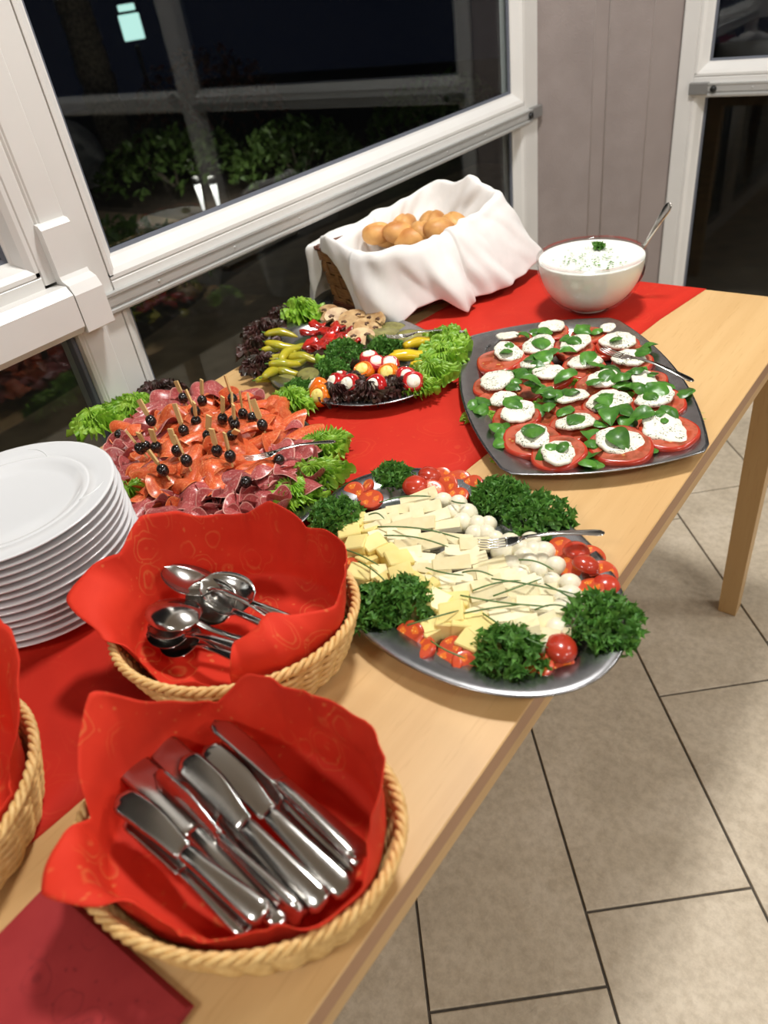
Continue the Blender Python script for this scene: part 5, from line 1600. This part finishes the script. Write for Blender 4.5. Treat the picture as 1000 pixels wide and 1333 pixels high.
for i, (p, L, Wd, dg, l, m, H) in enumerate(zip([(-1.0265,0.9627,0.014),(-0.6879,0.9618,0.014),(-0.6529,0.8998,0.014),(-0.636,0.8478,0.014),(-0.6351,0.8036,0.014),(-1.0527,0.8707,0.014),(-1.0039,0.8101,0.014),(-0.9445,0.7671,0.014),(-0.7428,0.7344,0.014),(-0.6992,0.7591,0.014),(-0.664,0.7855,0.014),(-1.0589,0.9382,0.014),(-0.7394,0.7693,0.014),(-0.6626,0.933,0.014)],
        [0.10, 0.085, 0.09, 0.085, 0.07, 0.09, 0.09, 0.08, 0.085, 0.095, 0.08, 0.07, 0.08, 0.09], [0.065, 0.065, 0.07, 0.07, 0.05, 0.06, 0.06, 0.06, 0.055, 0.06, 0.055, 0.05, 0.05, 0.07],
        [20, 60, 70, 50, 30, 80, 90, 60, 0, 10, 20, 50, 10, 80],
        ['green lettuce leaf standing up by the white cloth', 'green frilly lettuce leaf over the yellow peppers', 'green frilly lettuce leaf at the platter rim by the tomato tray', 'green frilly lettuce leaf next to the stuffed peppers', 'green frilly lettuce tip at the front platter rim'] + ['dark red frilly lettuce leaf beside the pickled peppers'] * 3 + ['dark red frilly lettuce leaf under the stuffed peppers'] * 3 + ['dark red frilly lettuce leaf beside the pickled peppers', 'dark red frilly lettuce leaf under the stuffed peppers', 'green frilly lettuce leaf draped over the far platter rim'],
        ['lettuce'] * 5 + ['lollo'] * 8 + ['lettuce'], [0.036, 0.030, 0.030, 0.028, 0.022, 0.026, 0.026, 0.022, 0.024, 0.026, 0.024, 0.026, 0.024, 0.030])):
    lettuce(l, p, L, Wd, dg, 80 + i, m, H, grp='lettuce on the vegetable platter')


# ------------------------------------------------------------------ dip bowl
M['glass'] = m_glass_pane('clear_glass', (0.985, 0.99, 0.985, 1))
for n_ in M['glass'].node_tree.nodes:
    if n_.type == 'MATH' and n_.operation == 'MULTIPLY_ADD':
        n_.inputs[1].default_value = 0.30
        n_.inputs[2].default_value = 0.035
BW = (-0.543, 1.222, TT + 0.0016)
R_ = 0.0955
bw = thing('glass_bowl', 'round clear glass bowl of white yoghurt dip standing on the red runner', 'bowl', BW)
outp, inp = [], []
for k in range(15):
    a = math.radians(-90 + 96 * k / 14 * 0.965)
    outp.append((R_ * math.cos(a) ** 0.82 if math.cos(a) > 0.01 else 0.0, 0.098 + 0.098 * math.sin(a)))
outp[0] = (0.030, 0.0); outp[1] = (0.036, 0.001)
inp = [(max(0.0, r - 0.0028), z + 0.003) for r, z in outp]
V, F = lathe([(0, 0.0)] + outp + [(R_ - 0.0008, 0.1005), (R_ - 0.0022, 0.1002)] + inp[::-1] + [(0, 0.003)], 64)
ob('bowl', mk('bowl', V, [f[::-1] for f in F], M['glass']), bw)
yo = [(0, 0.0036)] + [(max(0.0, r - 0.0034), z + 0.0036) for r, z in outp if z < 0.090]
rl = yo[-1][0]
yo += [(rl + 0.0006, 0.0945), (rl + 0.0002, 0.0975), (rl - 0.004, 0.0958), (rl - 0.012, 0.0930), (rl * 0.6, 0.0945), (rl * 0.3, 0.093), (0, 0.094)]
V, F = lathe(yo, 64)
w_ = wob(12)
V = [(x, y, z + (0.0016 * w_(x * 70, y * 70, 0) if z > 0.0925 and math.hypot(x, y) < rl - 0.003 else 0)) for x, y, z in V]
dip = ob('yoghurt_dip', mk('yoghurt_dip', V, [f[::-1] for f in F], M['yog']), None, BW)
tag(dip, 'thick white yoghurt dip filling the glass bowl', 'dip')
rh = random.Random(6)
mb = MB()
hp = [(-0.5499,1.2684,0.092),(-0.5301,1.2184,0.092),(-0.5744,1.1983,0.092),(-0.4806,1.2024,0.092),(-0.5666,1.2318,0.092),(-0.5079,1.217,0.092),(-0.5278,1.1666,0.092),(-0.5585,1.1799,0.092),(-0.5198,1.2563,0.092),(-0.481,1.1913,0.092),(-0.528,1.1962,0.092),(-0.4998,1.1749,0.092)]
for i in range(150):
    c = hp[rh.randrange(len(hp))]
    x, y = c[0] - BW[0] + rh.gauss(0, 0.011), c[1] - BW[1] + rh.gauss(0, 0.011)
    if math.hypot(x, y) > 0.075:
        continue
    s = rh.uniform(0.0012, 0.0034)
    a = rh.uniform(0, 6.28)
    z = 0.0965
    mb.add([(x + s * math.cos(a), y + s * math.sin(a), z), (x - s * math.sin(a) * 0.6, y + s * math.cos(a) * 0.6, z + 0.0006), (x - s * math.cos(a), y - s * math.sin(a), z + 0.0002), (x + s * math.sin(a) * 0.6, y - s * math.cos(a) * 0.6, z + 0.0008)], [(0, 1, 2, 3)])
hb = ob('chopped_herbs', mb.mesh('chopped_herbs', M['parsley']), None, BW)
tag(hb, 'chopped green herbs strewn over the white dip', 'herbs'); hb['kind'] = 'stuff'
parsley('small parsley leaf garnish in the middle of the dip', (hp[0][0], hp[0][1], 0.0965), (0.009, 0.008), 0.009, 77, 26, 'dip garnish')
dsp = [(-0.5118,1.3019,0.02),(-0.4522,1.3023,0.146)]
cutlery('dip_spoon', 'long steel spoon standing in the white dip, handle leaning on the bowl rim', 'spoon', SP, at(dsp[0]), at(dsp[1]), SL, 1.25, keep=1.0)

# ------------------------------------------------------------------ bread basket
M['splint'] = pmat('brown_splint', (160, 116, 74), (126, 86, 52), 60, 0.5, rnd=0.18, stretch=(1, 1, 6))
M['twig'] = pmat('red_brown_twig', (112, 62, 42), (84, 46, 32), 80, 0.5, rnd=0.15)
BC, BR = (-0.915, 1.196), math.radians(-12)
bx_, by_, fl_, BHt = 0.086, 0.150, 0.016, 0.122
bb = thing('bread_basket', 'rectangular brown splint basket of bread rolls under a white cloth', 'basket', (BC[0], BC[1], TT + 0.0018), (0, 0, BR))
def bside(q, z):
    """point on the basket wall: q in 0..4 round the four sides, z height -> x, y, outward normal"""
    f = z / BHt
    hx_, hy_ = bx_ + fl_ * f, by_ + fl_ * f
    k, t = int(q) % 4, (q % 1) * 2 - 1
    if k == 0: return t * hx_, -hy_, (0, -1)
    if k == 1: return hx_, t * hy_, (1, 0)
    if k == 2: return -t * hx_, hy_, (0, 1)
    return -hx_, -t * hy_, (-1, 0)
def strip(P, N, wv, th, mat, name, parent):
    """flat splint: P centre points, N outward normals, wv half-width vectors"""
    V = []
    for p, n, w in zip(P, N, wv):
        p, n, w = np.array(p), np.array(n), np.array(w)
        V += [p - w + n * th, p + w + n * th, p + w - n * th, p - w - n * th]
    F = [(0, 1, 2, 3), tuple(len(V) - 4 + q for q in (3, 2, 1, 0))]
    for i in range(len(P) - 1):
        for c in range(4):
            d = (c + 1) % 4
            F.append((4 * i + c, 4 * i + 4 + c, 4 * i + 4 + d, 4 * i + d))
    return ob(name, mk(name, V, F, mat, False), parent)
ob('base', MB().box(-bx_ - 0.002, bx_ + 0.002, -by_ - 0.002, by_ + 0.002, 0.0, 0.004, 0.001).mesh('base', M['splint'], False), bb)
NR_, = (5,)
cols = {0: 7, 1: 11, 2: 7, 3: 11}
for k in range(4):
    nc = cols[k]
    for c in range(nc):
        q = k + (c + 0.5) / nc
        P, N, Wv = [], [], []
        for i in range(NR_ * 4 + 1):
            z = 0.002 + (BHt - 0.004) * i / (NR_ * 4)
            x, y, n = bside(q, z)
            row = z / (BHt / NR_)
            off = 0.0013 * math.sin(math.pi * row) * (1 if c % 2 else -1)
            P.append((x + n[0] * off, y + n[1] * off, z)); N.append((n[0], n[1], -0.12))
            Wv.append((abs(n[1]) * 0.0058, abs(n[0]) * 0.0058, 0))
        strip(P, N, Wv, 0.0006, M['splint'], 'upright_splint', bb)
    for r in range(NR_):
        z = (r + 0.5) * BHt / NR_
        P, N, Wv = [], [], []
        m = nc * 4
        for i in range(m + 1):
            t = min(0.9999, i / m)
            x, y, n = bside(k + t, z)
            off = -0.0017 * math.cos(math.pi * (t * nc - 0.5)) * (1 if r % 2 else -1) * 1.0
            P.append((x + n[0] * off, y + n[1] * off, z)); N.append((n[0], n[1], -0.12))
            Wv.append((n[0] * 0.0018 * 0.9, n[1] * 0.0018 * 0.9, 0.0105))
        strip(P, N, Wv, 0.0006, M['splint'], 'splint', bb)
for k in range(4):
    c0, c1 = [(-1, -1, 1, -1), (1, -1, 1, 1), (1, 1, -1, 1), (-1, 1, -1, -1)][k][0:2], [(-1, -1, 1, -1), (1, -1, 1, 1), (1, 1, -1, 1), (-1, 1, -1, -1)][k][2:4]
    hx_, hy_ = bx_ + fl_, by_ + fl_
    for s in range(3):
        P = []
        for i in range(41):
            t = i / 40
            x, y = (c0[0] + (c1[0] - c0[0]) * t) * hx_, (c0[1] + (c1[1] - c0[1]) * t) * hy_
            ph = t * 40 * (1.6 if k % 2 else 1) + s * 2.09
            P.append((x + 0.003 * math.cos(ph), y + 0.003 * math.cos(ph), BHt + 0.002 + 0.003 * math.sin(ph)))
        ob('rim_twig', MB().tube(P, 0.0022, 6).mesh('rim_twig', M['twig']), bb)
    for s in range(3):                                   # twigs bound round the foot
        P = []
        for i in range(31):
            t = i / 30
            x, y = (c0[0] + (c1[0] - c0[0]) * t) * (bx_ + 0.004), (c0[1] + (c1[1] - c0[1]) * t) * (by_ + 0.004)
            P.append((x + 0.0015 * math.sin(t * 30 + s), y + 0.0015 * math.sin(t * 30 + s), 0.003 + 0.005 * s))
        ob('foot_twig', MB().tube(P, 0.0024, 6).mesh('foot_twig', M['twig']), bb)

# rolls
def roll_mesh(seed):
    V, F = ellipsoid(0.037, 0.030, 0.025, 24, 14)
    w_ = wob(seed)
    out = []
    for x, y, z in V:
        k = 1 + 0.05 * w_(x * 50, y * 50, z * 50)
        cut = 0.004 * math.exp(-(y / 0.004) ** 2) * (1 if z > 0 else 0)
        out.append((x * k, y * k, z * k - cut))
    return mk('bread_roll', out, F, M['bread'])
roll_me = [roll_mesh(s) for s in range(3)]
rl_ = [(-0.973,1.1573,0.135),(-0.9283,1.1705,0.137),(-0.887,1.1913,0.135),(-0.8463,1.1967,0.139),(-0.849,1.2496,0.135),(-0.8993,1.1726,0.125),(-0.9645,1.182,0.122),(-0.9129,1.2657,0.128),(-0.9846,1.2623,0.12)]
for i, p in enumerate(rl_):
    tag(ob('bread_roll', roll_me[i % 3], None, at(p, -0.008), (RD.uniform(-0.2, 0.2), RD.uniform(-0.2, 0.2), RD.uniform(0, 3)), RD.uniform(0.84, 0.96)), 'golden brown bread roll lying in the white-lined basket', 'bread roll', 'bread rolls')

# white cloth laid in the basket and over its rim
# (degrees round the basket, lift above rim, hang below rim, outward reach at the hem)
# last value: how far the cloth stands out from the rim before it falls
cc = [(0, 0.020, 0.108, 0.040, 0.02), (22, 0.026, 0.106, 0.055, 0.02), (40, 0.030, 0.100, 0.075, 0.02), (58, 0.036, 0.090, 0.075, 0.02), (75, 0.050, 0.070, 0.050, 0.02), (90, 0.070, 0.050, 0.030, 0.02), (104, 0.052, 0.04, 0.020, 0.016), (118, 0.050, 0.05, 0.014, 0.016), (140, 0.034, 0.04, 0.012, 0.016), (165, 0.026, 0.035, 0.010, 0.016), (190, 0.020, 0.04, 0.012, 0.02), (203, 0.012, 0.09, 0.006, 0.040), (213, 0.006, 0.112, 0.000, 0.062), (228, 0.004, 0.118, 0.004, 0.062), (235.5, 0.004, 0.112, 0.004, 0.050), (238.5, 0.002, 0.050, 0.004, 0.016), (242, 0.026, 0.000, 0.002, 0.006), (252, 0.036, 0.004, 0.002, 0.006), (262, 0.026, 0.020, 0.004, 0.006), (271, 0.018, 0.062, 0.006, 0.008), (277, 0.014, 0.104, 0.006, 0.009), (278.5, 0.014, 0.094, 0.010, 0.014), (284, 0.014, 0.102, 0.016, 0.016), (292, 0.014, 0.113, 0.020, 0.018), (305, 0.014, 0.112, 0.020, 0.018), (318, 0.014, 0.092, 0.024, 0.02), (335, 0.016, 0.086, 0.035, 0.02), (348, 0.018, 0.116, 0.062, 0.02)]
NU = 360
wA, wB, wC = wob(101), wob(102), wob(103)
V, UV = [], []
rw = random.Random(2)
ph = [rw.uniform(0, 6.28) for _ in range(8)]
NV = 34
for i in range(NU):
    th = 2 * math.pi * i / NU
    lift, hang, reach, stand = interp_ctrl(cc, math.degrees(th))
    hx_, hy_ = bx_ + fl_, by_ + fl_
    c, s = math.cos(th), math.sin(th)
    rim = 1 / ((abs(c) / hx_) ** 6 + (abs(s) / hy_) ** 6) ** (1 / 6)
    fold = 0.6 * math.sin(9 * th + ph[0]) + 0.4 * math.sin(17 * th + ph[1]) + 0.3 * math.sin(31 * th + ph[2])
    prof = [(rim * 0.50, BHt - 0.055), (rim * 0.72, BHt - 0.045), (rim * 0.84, BHt - 0.018), (rim * 0.90, BHt + 0.006), (rim * 0.95, BHt + 0.55 * lift + 0.004), (rim + 0.000, BHt + lift), (rim + stand * 0.5, BHt + lift * 0.92 + 0.002), (rim + stand, BHt + lift * 0.5)]
    for k in range(1, 9):
        q = k / 8
        prof.append((rim + stand + reach * q ** 0.8, BHt + lift * 0.5 - (hang + lift * 0.5) * q))
    pr = np.array(prof)
    d = np.r_[0, np.cumsum(np.linalg.norm(np.diff(pr, axis=0), axis=1))]
    for j in range(NV):
        q = d[-1] * j / (NV - 1)
        r_, z = np.interp(q, d, pr[:, 0]), np.interp(q, d, pr[:, 1])
        f = j / (NV - 1)
        arc = th * 0.13
        big = wA(arc * 34, z * 22, f * 2) * 1.6
        mid = wB(arc * 80, z * 45, f * 3) * 1.3
        out = (0.013 * big + 0.006 * mid) * max(0, f - 0.30) ** 0.7 * 1.3 * min(1.0, stand / 0.016)
        inn = 0.010 * mid * max(0, 0.5 - f) * 2
        zz = z + 0.010 * wC(arc * 30, f * 3, 1) * (1 - abs(2 * f - 0.85)) + 0.004 * wB(arc * 70, f * 6, 3) * (1 - f)
        rr = max(r_ + max(out, -0.004) + inn, rim + 0.007 if z < BHt - 0.004 and f > 0.5 else 0)
        V.append((rr * c, rr * s, max(zz, 0.004)))
        UV.append((q * c, q * s))
F = [f[::-1] for f in grid_faces(NU, NV, True)]
me = mk('white_cloth', V, F, M['cotton'])
o = ob('white_cloth', me, None, (BC[0], BC[1], TT + 0.0018), (0, 0, BR))
so = o.modifiers.new('thickness', 'SOLIDIFY'); so.thickness = 0.0016; so.offset = 1
ss = o.modifiers.new('smooth', 'SUBSURF'); ss.levels = 1; ss.render_levels = 1
tag(o, 'white cotton cloth with stitched hem draped in and over the bread basket', 'cloth')


# ------------------------------------------------------------------ night garden outside the windows
M['soil'] = pmat('dark_soil', (70, 56, 42), (52, 42, 32), 12, 0.95, bstr=0.5, bscale=60)
M['path'] = pmat('brown_paving', (128, 106, 82), (104, 86, 66), 8, 0.85, bstr=0.3, bscale=40)
M['shrub'] = pmat('shrub_leaf', (92, 116, 52), (62, 88, 38), 30, 0.5, trans=0.2)
M['shrub_red'] = pmat('reddish_shrub_leaf', (120, 62, 56), (92, 70, 48), 30, 0.5, trans=0.2)
M['bark'] = pmat('ringed_bark', (168, 154, 134), (120, 108, 92), 30, 0.9, bstr=0.6, bscale=60)
M['rock'] = pmat('pale_boulder', (190, 188, 186), (160, 158, 158), 9, 0.8, bstr=0.5, bscale=20)
gr = MB().box(-14, -1.175, -6, 12, -0.25, -0.10).mesh('garden_ground', M['soil'], False)
struct(ob('garden_ground', gr))
struct(ob('garden_ground', MB().box(-1.175, 10, 2.41, 12, -0.25, -0.10).mesh('garden_ground', M['soil'], False)))
# paved paths: one along the building, one leading off into the garden
def garden_path(pts, w):
    pts = np.array(pts, float)
    t = np.linspace(0, len(pts) - 1, 50)
    C = np.c_[[np.interp(t, range(len(pts)), pts[:, k]) for k in (0, 1)]].T
    for _ in range(6):
        C[1:-1] = (C[:-2] + C[1:-1] * 2 + C[2:]) / 4
    T = np.gradient(C, axis=0); T /= np.linalg.norm(T, axis=1)[:, None]
    Nn = np.c_[-T[:, 1], T[:, 0]]
    V, F = [], []
    for c, n in zip(C, Nn):
        for sgn in (1, -1):
            V.append((*(c + n * w / 2 * sgn), -0.085))
    n0 = len(V)
    V += [(x, y, -0.105) for x, y, z in V]
    for i in range(len(C) - 1):
        F.append((2 * i, 2 * i + 1, 2 * i + 3, 2 * i + 2))
        for q in (0, 1):
            F.append((2 * i + q, 2 * i + 2 + q, n0 + 2 * i + 2 + q, n0 + 2 * i + q))
    return struct(ob('garden_path', mk('garden_path', V, F, M['path'], False)))
garden_path([(-2.5, -1.5), (-2.65, 0.4), (-2.8, 1.6), (-3.1, 2.6), (-3.3, 3.4), (-3.1, 5.5)], 0.75)
garden_path([(-3.75, 3.3), (-4.6, 3.25), (-5.6, 3.35), (-7.0, 3.3), (-9.5, 3.0)], 0.7)
def shrub(label, loc, R, H, n, mat, seed):
    r = random.Random(seed)
    t = thing('garden_shrub', label, 'shrub', loc, group='shrubs in the night garden')
    V, F = [], []
    for i in range(n):
        a, q = r.uniform(0, 6.283), math.sqrt(r.random())
        c = Vector((R * q * math.cos(a), R * q * math.sin(a), H * (0.12 + 0.88 * math.sqrt(max(0, 1 - q * q)) * r.uniform(0.4, 1))))
        d = Vector((r.uniform(-1, 1), r.uniform(-1, 1), r.uniform(0, 1.2))).normalized()
        e = d.orthogonal().normalized(); e.rotate(Matrix.Rotation(r.uniform(0, 6.28), 3, d)); f = d.cross(e)
        s = r.uniform(0.03, 0.06)
        b0 = len(V)
        for u, v, w in ((-1, 0, 0), (-0.2, 0.42, 0.1), (0.8, 0.2, 0), (1, 0, -0.15), (0.8, -0.2, 0), (-0.2, -0.42, 0.1)):
            V.append(tuple(c + e * s * u + f * s * v + d * s * w))
        F.append(tuple(b0 + k for k in range(6)))
    fo = ob('foliage', mk('foliage', V, F, M[mat], False), t); fo['kind'] = 'stuff'
    for i in range(4):
        a = r.uniform(0, 6.28)
        ob('stem', MB().tube([(0.03 * math.cos(a), 0.03 * math.sin(a), 0), (0.4 * R * math.cos(a), 0.4 * R * math.sin(a), H * 0.6)], [0.012, 0.006], 6).mesh('stem', M['bark']), t)
    return t
for i, (x, y, R, H, m, l) in enumerate([(-4.0, 2.35, 0.55, 0.45, 'shrub', 'low green shrub seen through the lower pane beside the path'), (-6.2, 4.55, 0.75, 0.5, 'shrub', 'bushy green shrub in the round bed beside the pale boulder'), (-4.9, 4.9, 0.6, 0.5, 'shrub', 'green shrub behind the two garden lights'), (-4.3, 6.2, 0.7, 0.6, 'shrub', 'spreading green shrub far beyond the path'),
        (-3.9, 1.2, 0.55, 0.5, 'shrub_red', 'reddish shrub by the path along the building'), (-3.5, 0.0, 0.5, 0.45, 'shrub', 'green shrub seen below the push bar'), (-7.6, 6.3, 0.9, 1.0, 'shrub_red', 'tall reddish shrub near the ringed trunk'), (0.4, 4.4, 0.8, 0.6, 'shrub', 'green shrub outside the far window')]):
    shrub(l, (x, y, -0.10), R, H, 800, m, i)
M['gardenlight'] = emit('garden_light', (1.0, 0.95, 0.9), 1.6)
for x, y in ((-5.06, 3.90), (-4.90, 3.93)):
    gl = thing('garden_light', 'slim white tapered garden light standing at the path edge', 'lamp', (x, y, -0.1), group='garden lights')
    V, F = lathe([(0, 0.02), (0.008, 0.02), (0.026, 0.22), (0, 0.22)], 16)
    ob('lit_cone', mk('lit_cone', V, F, M['gardenlight']), gl)
    V, F = lathe([(0, 0.22), (0.032, 0.22), (0.030, 0.27), (0, 0.28)], 16)
    ob('cap', mk('cap', V, F, M['black']), gl)
    ob('spike', MB().tube([(0, 0, 0), (0, 0, 0.022)], 0.008, 8).mesh('spike', M['black']), gl)
    pl = bpy.data.lights.new('shrub_fill', 'POINT'); pl.energy = 8; pl.shadow_soft_size = 0.05; pl.color = (1, 0.93, 0.82)  # added fill light, floats above the cap to brighten the shrubs
    ob('shrub_fill', pl, gl, (0.0, 0.0, 0.36))
V, F = ellipsoid(0.55, 0.42, 0.42, 24, 14)
w_ = wob(31)
tag(ob('boulder', mk('boulder', [(x * (1 + 0.12 * w_(x * 3, y * 3, z * 3)), y * (1 + 0.12 * w_(y * 3, z * 3, x * 3)), z) for x, y, z in V], F, M['rock']), None, (-7.75, 4.35, 0.12)), 'pale grey boulder beside the shrubs outside the window', 'boulder')
tr = thing('palm_trunk', 'ringed grey palm trunk standing in the dark garden', 'tree', (-8.8, 5.75, -0.1))
P = [(0.02 * math.sin(i), 0.02 * math.cos(i * 1.3), 0.05 * i) for i in range(80)]
ob('trunk', MB().tube(P, [0.20 - 0.0008 * i + (0.02 if i % 3 == 0 else 0) for i in range(80)], 16).mesh('trunk', M['bark']), tr)
sg = thing('lit_sign', 'small backlit pale green sign shining in the dark garden', 'sign', (-10.8, 7.9, 0))
M['signlight'] = emit('sign_light', (0.62, 0.95, 0.86), 1.4)
sx = math.atan2(-11.9, -6.1)
q = ob('post', MB().box(-0.04, 0.04, -0.03, 0.03, -0.1, 0.85, 0.005).mesh('post', M['bark'], False), sg)
for z0, z1, w in ((0.92, 1.24, 0.15), (1.28, 1.36, 0.12)):
    ob('lit_panel', MB().box(-0.03, 0.03, -w, w, z0, z1, 0.008).mesh('lit_panel', M['signlight'], False), sg)
sg.rotation_euler = (0, 0, math.radians(-36))
